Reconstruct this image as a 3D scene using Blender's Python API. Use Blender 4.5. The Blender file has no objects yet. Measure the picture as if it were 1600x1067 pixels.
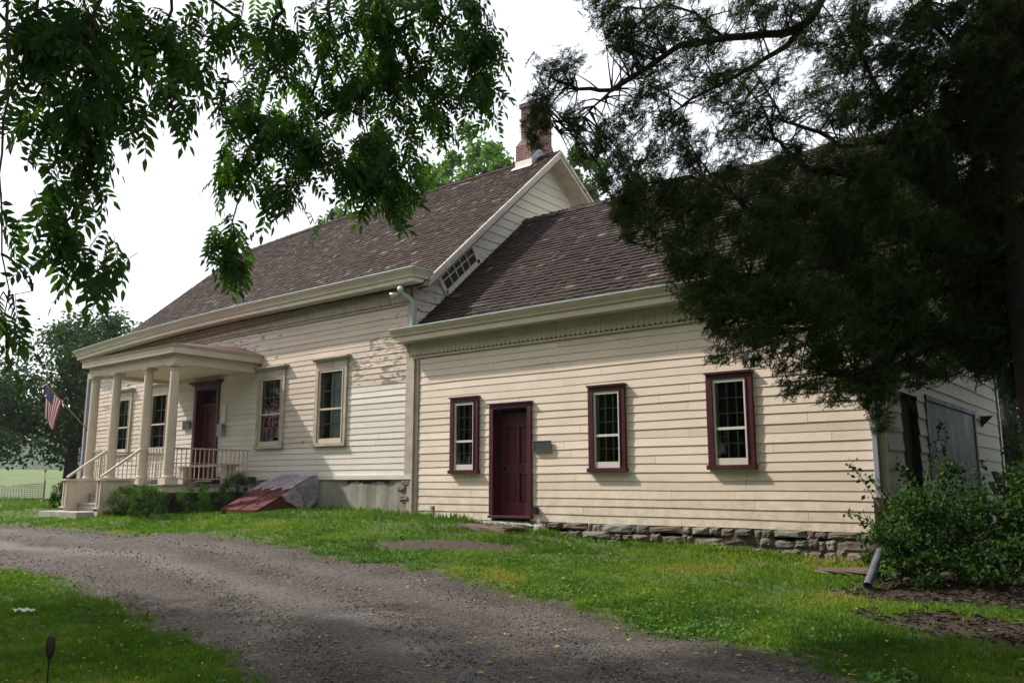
import bpy, math, random
import numpy as np
from mathutils import Vector, Matrix
random.seed(7); rng = np.random.default_rng(7)
SC = bpy.context.scene
COL = SC.collection
PI = math.pi
HAZE = .0004
R = math.radians

# ---------------------------------------------------------------- camera
F_PX, CX, CY = 1304.0, 800.0, 533.5
PITCH = math.atan(223/F_PX); PSI = R(38.5)
CAM = np.array([0, 0, 1.6])
FW = np.array([-math.sin(PSI)*math.cos(PITCH), math.cos(PSI)*math.cos(PITCH), math.sin(PITCH)])
RT = np.array([math.cos(PSI), math.sin(PSI), 0.0]); UP = np.cross(RT, FW)
def at(px, py, d):
    """world point seen at photo pixel px,py at distance d along the viewing axis"""
    return CAM + (FW + RT*(px-CX)/F_PX + UP*(CY-py)/F_PX)*d
def proj(P):
    v = np.atleast_2d(P) - CAM; w = v@FW; w2 = np.where(np.abs(w) < 1e-6, 1e-6, w)
    return CX+F_PX*(v@RT)/w2, CY-F_PX*(v@UP)/w2, w
cam = bpy.data.cameras.new('camera'); co = bpy.data.objects.new('camera', cam); COL.objects.link(co)
cam.sensor_width = 36; cam.lens = F_PX/1600*36; cam.clip_end = 3000; cam.clip_start = .05
co.location = CAM; co.rotation_euler = (PI/2+PITCH, 0, PSI)
SC.camera = co

# ---------------------------------------------------------------- ground height
BX = [-60, -26, -20, -16.5, -15, -14, -12, -10, -8, -3.6, 0, 6]; BZ = [.9, .95, .97, .98, 1.0, 1.07, 1.02, .86, .72, .56, .54, .54]
def gh(x, y):
    x = np.asarray(x, float); y = np.asarray(y, float)
    B = np.interp(x, BX, BZ)
    z = B*np.clip((y-1)/np.interp(x, [-60, -26, -20, -16, -12, -8, 6], [8.6, 8.4, 8.3, 9.2, 10.2, 11, 11]), 0, 1)
    r = np.clip((-x-40)/34, 0, 1); r = r*r*(3-2*r)
    z = z + 1.9*r*np.clip(y/14, 0, 1)
    z = z + .02*np.sin(x*1.3+y*.7) + .012*np.sin(x*2.9-y*2.1)
    return z
def gz(x, y): return float(gh(x, y))

# ---------------------------------------------------------------- tagging
def tag(o, label=None, cat=None, group=None, kind=None):
    if label: o['label'] = label
    if cat: o['category'] = cat
    if group: o['group'] = group
    if kind: o['kind'] = kind
    return o
def empty(name, loc, label, cat, group=None):
    o = bpy.data.objects.new(name, None); COL.objects.link(o); o.location = loc; o.empty_display_size = .2
    return tag(o, label, cat, group)
def setparent(o, p):
    if p is None: return
    o.parent = p
    if p.type == 'EMPTY': o.matrix_parent_inverse = Matrix.Translation(-Vector(p.location))
def link_mesh(name, me, mats, parent=None):
    if not isinstance(mats, (list, tuple)): mats = [mats]
    for m in mats: me.materials.append(m)
    o = bpy.data.objects.new(name, me); COL.objects.link(o); setparent(o, parent)
    return o

# ---------------------------------------------------------------- mesh builder
class MB:
    def __init__(s): s.v = []; s.f = []; s.a = []; s.m = []; s.smooth = False; s.cur = (0., 0., 0.); s.mi = 0
    def face(s, pts, a=None):
        i = len(s.v); s.v.extend([tuple(p) for p in pts]); s.f.append(tuple(range(i, i+len(pts)))); s.a.append(a or s.cur); s.m.append(s.mi)
    def faces(s, vs, fs, a=None):
        i = len(s.v); s.v.extend([tuple(p) for p in vs])
        for f in fs: s.f.append(tuple(i+k for k in f)); s.a.append(a or s.cur); s.m.append(s.mi)
    def box(s, x0, x1, y0, y1, z0, z1, a=None, j=0):
        vs = [(x, y, z) for z in (z0, z1) for y in (y0, y1) for x in (x0, x1)]
        if j: vs = [tuple(c+random.uniform(-j, j) for c in v) for v in vs]
        s.faces(vs, [(0,2,3,1), (4,5,7,6), (0,1,5,4), (2,6,7,3), (0,4,6,2), (1,3,7,5)], a)
    def obox(s, c, ax, ay, az, a=None):
        c = Vector(c); ax = Vector(ax); ay = Vector(ay); az = Vector(az)
        vs = [c+ax*i+ay*j+az*k for k in (-1,1) for j in (-1,1) for i in (-1,1)]
        s.faces(vs, [(0,2,3,1), (4,5,7,6), (0,1,5,4), (2,6,7,3), (0,4,6,2), (1,3,7,5)], a)
    def bar(s, p, q, w, h, a=None, up=(0,0,1)):
        p = Vector(p); q = Vector(q); d = (q-p); L = d.length; d.normalize()
        u = Vector(up)
        if abs(d.dot(u)) > .98: u = Vector((0,1,0))
        r = d.cross(u).normalized(); u = r.cross(d)
        s.obox((p+q)/2, d*L/2, r*w/2, u*h/2, a)
    def tube(s, pts, rad, n=8, a=None, cap=True):
        pts = [Vector(p) for p in pts]
        if not isinstance(rad, (list, tuple)): rad = [rad]*len(pts)
        base = len(s.v); ref = None
        for i, p in enumerate(pts):
            d = (pts[min(i+1, len(pts)-1)]-pts[max(i-1, 0)])
            if d.length < 1e-9: d = Vector((0,0,1))
            d.normalize()
            if ref is None:
                ref = Vector((1,0,0)) if abs(d.x) < .9 else Vector((0,1,0))
            r = (ref-d*ref.dot(d)).normalized(); ref = r; u = d.cross(r)
            for k in range(n):
                t = 2*PI*k/n; s.v.append(tuple(p+(r*math.cos(t)+u*math.sin(t))*rad[i]))
        for i in range(len(pts)-1):
            for k in range(n):
                k2 = (k+1) % n
                s.f.append((base+i*n+k, base+i*n+k2, base+(i+1)*n+k2, base+(i+1)*n+k)); s.a.append(a or s.cur); s.m.append(s.mi)
        if cap:
            s.f.append(tuple(base+k for k in range(n))[::-1]); s.a.append(a or s.cur); s.m.append(s.mi)
            s.f.append(tuple(base+(len(pts)-1)*n+k for k in range(n))); s.a.append(a or s.cur); s.m.append(s.mi)
    def lathe(s, c, prof, n=20, a=None):
        c = Vector(c); base = len(s.v)
        for r, z in prof:
            for k in range(n):
                t = 2*PI*k/n; s.v.append((c.x+r*math.cos(t), c.y+r*math.sin(t), c.z+z))
        for i in range(len(prof)-1):
            for k in range(n):
                k2 = (k+1) % n
                s.f.append((base+i*n+k, base+i*n+k2, base+(i+1)*n+k2, base+(i+1)*n+k)); s.a.append(a or s.cur); s.m.append(s.mi)
        s.f.append(tuple(base+(len(prof)-1)*n+k for k in range(n))); s.a.append(a or s.cur); s.m.append(s.mi)
    def build(s, name, mat, parent=None, warp=False, smooth=False, bevel=0):
        me = bpy.data.meshes.new(name)
        v = s.v
        if warp: v = [sag(p) for p in v]
        me.from_pydata(v, [], s.f)
        for k, nm in enumerate(('t', 'w', 'p')):
            at_ = me.attributes.new(nm, 'FLOAT', 'FACE'); at_.data.foreach_set('value', [q[k] for q in s.a])
        if any(s.m): me.polygons.foreach_set('material_index', s.m)
        if smooth: me.polygons.foreach_set('use_smooth', [True]*len(s.f))
        me.update()
        o = link_mesh(name, me, mat, parent)
        if bevel:
            b = o.modifiers.new('bevel', 'BEVEL'); b.width = bevel; b.segments = 2; b.limit_method = 'ANGLE'
        return o
def sag(p):
    x, y, z = p
    if x < -17 and z > 1.6:
        t = (-17-x)/9; z -= .26*t*t*min((z-1.6)/4, 1)
    return (x, y, z)

def np_mesh(name, V, Fa, mat, parent=None, t=None, smooth=False):
    me = bpy.data.meshes.new(name)
    me.vertices.add(len(V)); me.vertices.foreach_set('co', np.ascontiguousarray(V, np.float32).ravel())
    k = Fa.shape[1]; n = len(Fa)
    me.loops.add(n*k); me.loops.foreach_set('vertex_index', np.ascontiguousarray(Fa, np.int32).ravel())
    me.polygons.add(n); me.polygons.foreach_set('loop_start', np.arange(0, n*k, k, dtype=np.int32))
    me.polygons.foreach_set('loop_total', np.full(n, k, np.int32))
    if smooth: me.polygons.foreach_set('use_smooth', np.ones(n, bool))
    me.update(calc_edges=True)
    if t is not None:
        a = me.attributes.new('t', 'FLOAT', 'POINT'); a.data.foreach_set('value', np.ascontiguousarray(t, np.float32))
    return link_mesh(name, me, mat, parent)
def norm(a): return a/np.maximum(np.linalg.norm(a, axis=1, keepdims=True), 1e-9)
def scatter(tv, tf, pos, X, Z, sc, t=None):
    """place template (tv,tf) at every pos, x axis along X, normal near Z"""
    X = norm(X); Z = Z-X*(np.sum(Z*X, axis=1, keepdims=True)); Z = norm(Z); Y = np.cross(Z, X)
    sc = np.asarray(sc).reshape(-1, 1, 1)
    V = (tv[None, :, 0:1]*X[:, None, :]+tv[None, :, 1:2]*Y[:, None, :]+tv[None, :, 2:3]*Z[:, None, :])*sc+pos[:, None, :]
    n, k = len(pos), len(tv)
    Fa = (tf[None]+(np.arange(n)*k)[:, None, None]).reshape(-1, tf.shape[1])
    tt = np.repeat(rng.random(n) if t is None else t, k)
    return V.reshape(-1, 3), Fa, tt
def merge(L):
    o = 0; Vs, Fs, Ts = [], [], []
    for V, Fa, t in L:
        Vs.append(V); Fs.append(Fa+o); Ts.append(t); o += len(V)
    return np.concatenate(Vs), np.concatenate(Fs), np.concatenate(Ts)
def rdir(n, down=0.0):
    d = rng.normal(size=(n, 3)); d = norm(d); d[:, 2] -= down
    return norm(d)

# ---------------------------------------------------------------- materials
class NT:
    def __init__(s, name):
        s.m = bpy.data.materials.new(name); s.m.use_nodes = True; s.t = s.m.node_tree; s.n = s.t.nodes
        s.b = s.n['Principled BSDF']; s.out = s.n['Material Output']
    def add(s, typ, **kw):
        n = s.n.new(typ)
        for k, v in kw.items():
            if hasattr(n, k): setattr(n, k, v)
        return n
    def l(s, a, b): s.t.links.new(a, b)
    def inp(s, sock, v):
        if isinstance(v, bpy.types.NodeSocket): s.l(v, sock)
        elif isinstance(v, (tuple, list)) and len(v) == 3: sock.default_value = (*v, 1) if sock.type == 'RGBA' else v
        else: sock.default_value = v
    def coord(s, scale=(1,1,1)):
        g = s.add('ShaderNodeNewGeometry'); m = s.add('ShaderNodeMapping'); m.inputs['Scale'].default_value = scale
        s.l(g.outputs['Position'], m.inputs['Vector']); return m.outputs[0]
    def noise(s, scale=5, detail=4, rough=.6, vec=None, dist=0):
        n = s.add('ShaderNodeTexNoise'); n.inputs['Scale'].default_value = scale; n.inputs['Detail'].default_value = detail
        n.inputs['Roughness'].default_value = rough; n.inputs['Distortion'].default_value = dist
        s.l(vec if vec is not None else s.coord(), n.inputs['Vector']); return n.outputs['Fac']
    def ramp(s, f, a, b, c0=0., c1=1.):
        n = s.add('ShaderNodeMapRange'); s.inp(n.inputs[0], f); s.inp(n.inputs[1], a); s.inp(n.inputs[2], b); n.inputs[3].default_value = c0; n.inputs[4].default_value = c1
        return n.outputs[0]
    def mix(s, f, a, b, mode='MIX'):
        n = s.add('ShaderNodeMix'); n.data_type = 'RGBA'; n.blend_type = mode
        s.inp(n.inputs[0], f); s.inp(n.inputs[6], a); s.inp(n.inputs[7], b); return n.outputs[2]
    def math(s, op, a, b=0.):
        n = s.add('ShaderNodeMath'); n.operation = op; s.inp(n.inputs[0], a); s.inp(n.inputs[1], b); return n.outputs[0]
    def attr(s, name):
        n = s.add('ShaderNodeAttribute'); n.attribute_name = name; return n.outputs['Fac']
    def grey(s, f):
        n = s.add('ShaderNodeCombineColor'); 
        for i in range(3): s.l(f, n.inputs[i])
        return n.outputs[0]
    def bump(s, h, strength=.3, dist=.01):
        n = s.add('ShaderNodeBump'); n.inputs['Strength'].default_value = strength; n.inputs['Distance'].default_value = dist
        s.l(h, n.inputs['Height']); s.l(n.outputs[0], s.b.inputs['Normal'])
    def base(s, c): s.inp(s.b.inputs['Base Color'], c)

def simple(name, c, rough=.7, var=.15, scale=6, bump=.15, metal=0, fine=40, spec=.4, dirt=None, dirtamt=.35):
    m = NT(name); m.b.inputs['Roughness'].default_value = rough; m.b.inputs['Metallic'].default_value = metal
    m.b.inputs['Specular IOR Level'].default_value = spec
    f = m.ramp(m.noise(scale, 5), .3, .7, 1-var, 1+var)
    col = m.mix(1, c, m.grey(f), 'MULTIPLY')
    if dirt: col = m.mix(m.ramp(m.noise(scale*.6, 6, .7), .5, .75, 0, dirtamt), col, dirt)
    m.base(col)
    if bump: m.bump(m.noise(fine, 4), bump, .005)
    return m.m

def clap(name, old, fresh, grey=(.27, .225, .18)):
    m = NT(name); m.b.inputs['Roughness'].default_value = .6; m.b.inputs['Specular IOR Level'].default_value = .3
    t = m.attr('t'); w = m.attr('w'); p = m.attr('p')
    col = m.mix(w, old, fresh)
    col = m.mix(1, col, m.grey(m.ramp(t, 0, 1, .93, 1.05)), 'MULTIPLY')
    col = m.mix(1, col, m.grey(m.ramp(m.noise(1.1, 5, .65), .3, .7, .93, 1.05)), 'MULTIPLY')
    col = m.mix(m.ramp(m.noise(3, 6, .7, m.coord((1, 1, .35))), .5, .8, 0, .26), col, (.43, .355, .27))
    sz = m.add('ShaderNodeSeparateXYZ'); m.l(m.coord(), sz.inputs[0]); col = m.mix(m.math('MULTIPLY', m.ramp(sz.outputs[2], 1.75, .95, 0, .6), m.ramp(m.noise(5, 6, .75), .4, .65)), col, (.30, .27, .18))
    pn = m.noise(7, 7, .72, m.coord((.6, .6, 2.2)))
    thr = m.math('SUBTRACT', .78, m.math('MULTIPLY', p, .36))
    d = m.math('SUBTRACT', pn, thr)
    f = m.ramp(d, 0, .035)
    col = m.mix(f, col, m.mix(m.ramp(m.noise(60, 3, .6, m.coord((.15, .15, 1))), .3, .7), grey, (.14, .12, .10)))
    m.base(col)
    m.bump(m.math('SUBTRACT', m.noise(45, 4, .6, m.coord((.25, .25, 1))), m.math('MULTIPLY', f, .6)), .25, .006)
    return m.m
M = {}
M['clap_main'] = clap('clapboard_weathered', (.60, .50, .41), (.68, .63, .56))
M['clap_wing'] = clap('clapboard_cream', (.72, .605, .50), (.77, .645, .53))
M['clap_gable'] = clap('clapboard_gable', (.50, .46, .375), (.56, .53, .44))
M['cream'] = simple('cream_trim_paint', (.57, .485, .385), .55, .08, 3, .1, dirt=(.40, .34, .25))
M['creamold'] = simple('weathered_trim_paint', (.44, .375, .30), .7, .16, 5, .3, dirt=(.24, .21, .17), dirtamt=.7)
M['rakep'] = simple('greyed_rake_paint', (.43, .395, .33), .65, .12, 6, .3, dirt=(.20, .18, .15), dirtamt=.6)
M['white'] = simple('white_trim_paint', (.62, .59, .52), .5, .06, 3, .1, dirt=(.5, .45, .36), dirtamt=.4)
M['burg'] = simple('burgundy_paint', (.062, .0105, .0165), .42, .22, 5, .25, dirt=(.10, .035, .035), dirtamt=.4)
M['burgdoor'] = simple('burgundy_door_paint', (.095, .016, .024), .38, .2, 5, .2, dirt=(.14, .05, .05), dirtamt=.4)
M['bulk'] = simple('dark_red_cellar_paint', (.10, .020, .022), .4, .15, 3, .2)
M['ceil'] = simple('porch_ceiling_paint', (.60, .53, .38), .6, .06, 3, .05)
M['floor'] = simple('grey_porch_floor', (.36, .35, .34), .6, .1, 4, .2)
M['zinc'] = simple('galvanised_metal', (.42, .49, .50), .45, .15, 4, .1, metal=.4)
M['pipe'] = simple('dull_grey_pipe', (.12, .135, .145), .5, .35, 7, .3, metal=.2, dirt=(.07, .055, .045), dirtamt=.8)
M['downs'] = simple('grey_downspout_paint', (.30, .30, .36), .4, .1, 4, .05)
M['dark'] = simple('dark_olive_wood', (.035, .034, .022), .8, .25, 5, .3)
M['black'] = simple('black_metal', (.015, .015, .017), .4, .2, 6, .1)
M['iron'] = simple('brownish_rail_paint', (.42, .35, .28), .6, .12, 9, .1)
M['stucco'] = simple('grey_cement_render', (.27, .255, .21), .9, .28, 1.7, .5, dirt=(.15, .14, .12), dirtamt=.8)
M['darkmortar'] = simple('old_mortar', (.12, .11, .09), .95, .3, 6, .6)
M['slab'] = simple('grey_stone', (.33, .32, .29), .85, .2, 4, .5)
M['redstone'] = simple('reddish_sandstone', (.11, .068, .054), .85, .35, 4, .7, dirt=(.12, .105, .085), dirtamt=.8)
M['brown'] = simple('porch_roof_tin', (.10, .045, .035), .6, .3, 4, .2)
M['lamp'] = simple('lamp_glass_grey', (.62, .62, .58), .3, .1, 8, 0)
M['plywood'] = simple('weathered_grey_panel', (.085, .10, .098), .6, .5, 2.4, .9, dirt=(.34, .37, .36), dirtamt=1, fine=9)
M['oldwood'] = simple('grey_old_wood', (.22, .19, .15), .85, .3, 12, .4)
M['curtain'] = simple('white_curtain_cloth', (.80, .82, .86), .9, .05, 3, 0)
M['dimcurtain'] = simple('dim_curtain_cloth', (.055, .068, .058), .9, .2, 6, 0)
M['redcloth'] = simple('red_cloth', (.50, .03, .06), .8, .3, 6, 0)
M['paper'] = simple('white_paper', (.72, .70, .64), .8, .05, 8, 0)
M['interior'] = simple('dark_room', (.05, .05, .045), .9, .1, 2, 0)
M['signplate'] = simple('dark_bronze_plate', (.05, .052, .055), .4, .2, 20, .1, metal=.3)
M['greenplate'] = simple('dark_green_plate', (.03, .05, .035), .5, .2, 20, .1)
M['letter'] = simple('grey_relief_lines', (.13, .13, .125), .5, .1, 20, 0)
M['bark'] = simple('dark_bark', (.030, .025, .020), .95, .4, 8, .9, fine=14)
M['cedarbark'] = simple('cedar_bark', (.028, .020, .015), .95, .4, 9, .9, fine=18)
M['red'] = simple('red_reflector', (.35, .02, .03), .4, .1, 6, 0)
M['rust'] = simple('rusty_head', (.035, .016, .014), .7, .4, 30, .4)
M['polewood'] = simple('varnished_pole_wood', (.25, .14, .05), .5, .2, 8, 0)

def shingle_mat():
    m = NT('wood_shingles'); m.b.inputs['Roughness'].default_value = .8; m.b.inputs['Specular IOR Level'].default_value = .15
    t = m.attr('t'); w = m.attr('w')
    r = m.add('ShaderNodeValToRGB'); m.l(t, r.inputs[0]); e = r.color_ramp.elements
    e[0].position = 0; e[0].color = (.020, .012, .009, 1); e[1].position = 1; e[1].color = (.17, .135, .115, 1)
    for p, c in ((.3, (.034, .020, .015)), (.6, (.048, .030, .023)), (.85, (.066, .046, .036))):
        q = e.new(p); q.color = (*c, 1)
    col = m.mix(1, r.outputs[0], m.grey(m.ramp(m.noise(.7, 5, .7), .3, .7, .72, 1.22)), 'MULTIPLY')
    col = m.mix(w, col, (.026, .022, .020))
    col = m.mix(m.ramp(m.noise(35, 5, .7, m.coord((2.2, .4, .4))), .45, .8, 0, .7), col, (.045, .036, .032))
    m.base(col); m.bump(m.noise(60, 4, .7, m.coord((2.5, .35, .35))), .5, .006); return m.m
M['shingle'] = shingle_mat()
def brick_mat():
    m = NT('old_red_brick'); m.b.inputs['Roughness'].default_value = .9
    g = m.add('ShaderNodeNewGeometry'); s = m.add('ShaderNodeSeparateXYZ'); m.l(g.outputs['Position'], s.inputs[0])
    c = m.add('ShaderNodeCombineXYZ'); m.l(m.math('ADD', s.outputs[0], s.outputs[1]), c.inputs[0]); m.l(s.outputs[2], c.inputs[1])
    b = m.add('ShaderNodeTexBrick'); m.l(c.outputs[0], b.inputs['Vector'])
    b.inputs['Scale'].default_value = 1; b.inputs['Brick Width'].default_value = .21; b.inputs['Row Height'].default_value = .075
    b.inputs['Mortar Size'].default_value = .008; b.inputs['Color1'].default_value = (.17, .052, .038, 1); b.inputs['Color2'].default_value = (.085, .032, .028, 1)
    b.inputs['Mortar'].default_value = (.22, .18, .16, 1)
    col = m.mix(1, b.outputs['Color'], m.grey(m.ramp(m.noise(7, 5, .7), .3, .7, .6, 1.35)), 'MULTIPLY')
    col = m.mix(m.ramp(m.noise(3, 5, .7), .52, .75, 0, .5), col, (.33, .27, .24))
    col = m.mix(m.math('MULTIPLY', m.ramp(s.outputs[2], 10.7, 11.6, 0, .85), m.ramp(m.noise(4, 5), .3, .6, .5, 1)), col, (.035, .027, .025))
    m.base(col); m.bump(m.math('ADD', m.math('MULTIPLY', b.outputs['Fac'], -1.), m.noise(40, 4)), .6, .01); return m.m
M['brick'] = brick_mat()
def stone_mat():
    m = NT('field_stone'); m.b.inputs['Roughness'].default_value = .9
    col = m.mix(m.ramp(m.attr('t'), .45, .8), (.165, .152, .128), (.15, .112, .088))
    col = m.mix(1, col, m.grey(m.ramp(m.attr('w'), 0, 1, .65, 1.3)), 'MULTIPLY')
    col = m.mix(1, col, m.grey(m.ramp(m.noise(9, 6, .7), .3, .7, .65, 1.3)), 'MULTIPLY')
    m.base(col); m.bump(m.noise(22, 6, .7), .9, .02); return m.m
M['stone'] = stone_mat()
def glass_mat():
    m = NT('window_glass'); m.n.remove(m.b)
    tr = m.add('ShaderNodeBsdfTransparent'); tr.inputs[0].default_value = (.86, .90, .88, 1)
    gl = m.add('ShaderNodeBsdfGlossy'); gl.inputs['Roughness'].default_value = .03
    bp = m.add('ShaderNodeBump'); bp.inputs['Strength'].default_value = .12; bp.inputs['Distance'].default_value = .02
    m.l(m.noise(3.5, 2), bp.inputs['Height']); m.l(bp.outputs[0], gl.inputs['Normal'])
    fr = m.add('ShaderNodeFresnel'); fr.inputs[0].default_value = 1.55
    mx = m.add('ShaderNodeMixShader'); m.l(m.math('MULTIPLY', fr.outputs[0], 1.3), mx.inputs[0]); m.l(tr.outputs[0], mx.inputs[1]); m.l(gl.outputs[0], mx.inputs[2])
    m.l(mx.outputs[0], m.out.inputs[0]); return m.m
M['glass'] = glass_mat()
def sheet_mat():
    m = NT('clear_plastic_sheet'); m.n.remove(m.b)
    tr = m.add('ShaderNodeBsdfTransparent'); tr.inputs[0].default_value = (.95, .95, .97, 1)
    pr = m.add('ShaderNodeBsdfPrincipled'); pr.inputs['Base Color'].default_value = (.62, .60, .68, 1); pr.inputs['Roughness'].default_value = .25
    mx = m.add('ShaderNodeMixShader'); m.l(m.ramp(m.noise(6, 4), .3, .7, .22, .58), mx.inputs[0]); m.l(tr.outputs[0], mx.inputs[1]); m.l(pr.outputs[0], mx.inputs[2])
    m.l(mx.outputs[0], m.out.inputs[0]); return m.m
M['sheet'] = sheet_mat()
M['tape'] = simple('blue_tape', (.09, .17, .42), .5, .1, 8, 0)
def leaf_mat(name, c0, c1, trans=.35, tcol=None, rough=.6, spec=.12):
    m = NT(name)
    col = m.mix(m.attr('t'), c0, c1)
    m.base(col); m.b.inputs['Roughness'].default_value = rough; m.b.inputs['Specular IOR Level'].default_value = spec
    tl = m.add('ShaderNodeBsdfTranslucent'); m.l(m.mix(1, col, tcol or (1.0, 1.25, .35), 'MULTIPLY'), tl.inputs[0])
    mx = m.add('ShaderNodeMixShader'); mx.inputs[0].default_value = trans
    m.l(m.b.outputs[0], mx.inputs[1]); m.l(tl.outputs[0], mx.inputs[2]); m.l(mx.outputs[0], m.out.inputs[0]); return m.m
M['walnut'] = leaf_mat('walnut_leaves', (.020, .048, .015), (.080, .150, .032), .48, (1.5, 2.0, .5))
M['cedar'] = leaf_mat('cedar_foliage', (.018, .036, .013), (.105, .150, .036), .25)
M['maple'] = leaf_mat('maple_leaves', (.022, .048, .018), (.050, .095, .034), .3)
M['backleaf'] = leaf_mat('light_green_leaves', (.06, .13, .028), (.14, .25, .055), .45)
M['paleleaf'] = leaf_mat('pale_green_leaves', (.070, .12, .055), (.12, .19, .085), .4)
M['woodleaf'] = leaf_mat('wood_leaves', (.010, .026, .009), (.026, .058, .018), .3)
M['bushleaf'] = leaf_mat('boxwood_leaves', (.020, .050, .010), (.045, .10, .020), .3)
M['boxleaf'] = leaf_mat('box_leaves', (.035, .080, .014), (.085, .17, .030), .35)
M['shrubleaf'] = leaf_mat('shrub_leaves', (.018, .046, .014), (.06, .115, .028), .4)
M['grass_old'] = leaf_mat('grass_blades', (.085, .160, .015), (.21, .30, .036), .38)
def grass_mat():
    m = NT('grass_blades'); rp = m.add('ShaderNodeValToRGB'); m.l(m.attr('t'), rp.inputs[0]); e = rp.color_ramp.elements
    e[0].position = 0; e[0].color = (.050, .105, .012, 1); e[1].position = 1; e[1].color = (.34, .27, .09, 1)
    for p, c in ((.35, (.085, .165, .015)), (.72, (.17, .27, .028)), (.86, (.24, .29, .05))): q_ = e.new(p); q_.color = (*c, 1)
    m.base(rp.outputs[0]); m.b.inputs['Roughness'].default_value = .55; m.b.inputs['Specular IOR Level'].default_value = .2
    tl = m.add('ShaderNodeBsdfTranslucent'); m.l(m.mix(1, rp.outputs[0], (1, 1.25, .35), 'MULTIPLY'), tl.inputs[0]); mx = m.add('ShaderNodeMixShader'); mx.inputs[0].default_value = .38
    m.l(m.b.outputs[0], mx.inputs[1]); m.l(tl.outputs[0], mx.inputs[2]); m.l(mx.outputs[0], m.out.inputs[0]); return m.m
M['grass'] = grass_mat()
M['weed'] = leaf_mat('clover_leaves', (.06, .15, .03), (.11, .22, .05), .3)
M['stem'] = simple('green_brown_stem', (.08, .09, .04), .8, .2, 9, 0)

# ---------------------------------------------------------------- world and sun
SUN = Vector((-2.4, -1.0, 2.5)).normalized()
W = bpy.data.worlds.new("World"); SC.world = W; W.use_nodes = True
wn = W.node_tree.nodes; bg = wn['Background']
sk = wn.new('ShaderNodeTexSky'); sk.sky_type = 'NISHITA'; sk.sun_disc = False
sk.sun_elevation = math.asin(SUN.z); sk.sun_rotation = math.atan2(SUN.x, SUN.y)
sk.dust_density = 6.0; sk.air_density = 1.0; sk.ozone_density = 1.0
hz = wn.new('ShaderNodeMix'); hz.data_type = 'RGBA'; hz.inputs[0].default_value = .6
hz.inputs[7].default_value = (15.5, 15.8, 16.6, 1)
W.node_tree.links.new(sk.outputs[0], hz.inputs[6]); W.node_tree.links.new(hz.outputs[2], bg.inputs[0])
bg.inputs[1].default_value = .10
sl = bpy.data.lights.new('sun', 'SUN'); sl.energy = 4.4; sl.angle = R(1.2); sl.color = (1, .94, .86)
so = bpy.data.objects.new('sun', sl); COL.objects.link(so); so.rotation_euler = SUN.to_track_quat('Z', 'Y').to_euler()
SC.view_settings.view_transform = 'Standard'; SC.view_settings.look = 'None'; SC.view_settings.exposure = .25; SC.view_settings.gamma = 1
SC.cycles.max_bounces = 6; SC.cycles.transparent_max_bounces = 12; SC.cycles.diffuse_bounces = 3

# ---------------------------------------------------------------- generic house pieces
FY = 12.0          # street front plane
GX = -12.2         # gable wall plane of the main house
EX = -3.1          # end wall plane of the wing
def PF(u, z, o): return (u, FY-o, z)
def PG(u, z, o): return (GX+o, u, z)
def PE(u, z, o): return (EX+o, u, z)
def siding(mb, P, u0, u1, z0, z1, ex, holes=(), clipf=None, info=None, jz=.005, seg=1.0, proud=.020):
    """lapped boards; holes = rects (u0,u1,z0,z1); clipf(z)->(ulo,uhi)"""
    nrow = max(1, round((z1-z0)/ex)); ex = (z1-z0)/nrow
    for r in range(nrow):
        a = z0+r*ex; b = a+ex
        lo, hi = u0, u1
        if clipf:
            c = clipf(a+ex*.5); lo = max(lo, c[0]); hi = min(hi, c[1])
            if hi-lo < .05: continue
        ph = random.uniform(0, 6); pr = proud+random.uniform(-.003, .004)
        # butt joints
        cuts = [lo]; x = lo+random.uniform(1.2, 4.5)
        while x < hi-.6: cuts.append(x); x += random.uniform(2.4, 4.8)
        cuts.append(hi)
        zs = sorted({a, b, *[z for h in holes for z in (h[2], h[3]) if a+.003 < z < b-.003]})
        for i in range(len(cuts)-1):
            tone = random.random(); dz = random.uniform(-jz, jz)
            for k in range(len(zs)-1):
                za, zb = zs[k], zs[k+1]; zm = (za+zb)/2
                iv = [(cuts[i]+(.004 if i else 0), cuts[i+1])]
                for h in holes:
                    if h[2] < zm < h[3]:
                        nv = []
                        for p, q in iv:
                            if h[0] > p and h[0] < q: nv.append((p, h[0]))
                            elif h[0] >= q: nv.append((p, q)); continue
                            if h[1] < q and h[1] > p: nv.append((h[1], q))
                            elif h[1] <= p: nv.append((p, q))
                        iv = nv
                for p, q in iv:
                    n = max(1, int((q-p)/seg)); us = [p+(q-p)*j/n for j in range(n+1)]
                    oa = .003+pr*(b-za)/ex; ob = .003+pr*(b-zb)/ex
                    wob = lambda u: dz*.6+jz*.9*math.sin(u*1.7+ph)+jz*.5*math.sin(u*4.1+ph*2) if za == a else 0
                    for j in range(n):
                        ua, ub = us[j], us[j+1]; w_, p_ = info((ua+ub)/2, zm) if info else (0, 0)
                        za1 = za+wob(ua); za2 = za+wob(ub)
                        at_ = (tone, w_, p_)
                        mb.face([P(ua, za1, oa), P(ub, za2, oa), P(ub, zb, ob), P(ua, zb, ob)], at_)
                        if za == a: mb.face([P(ua, za1, -.005), P(ub, za2, -.005), P(ub, za2, oa), P(ua, za1, oa)], at_)
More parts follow.
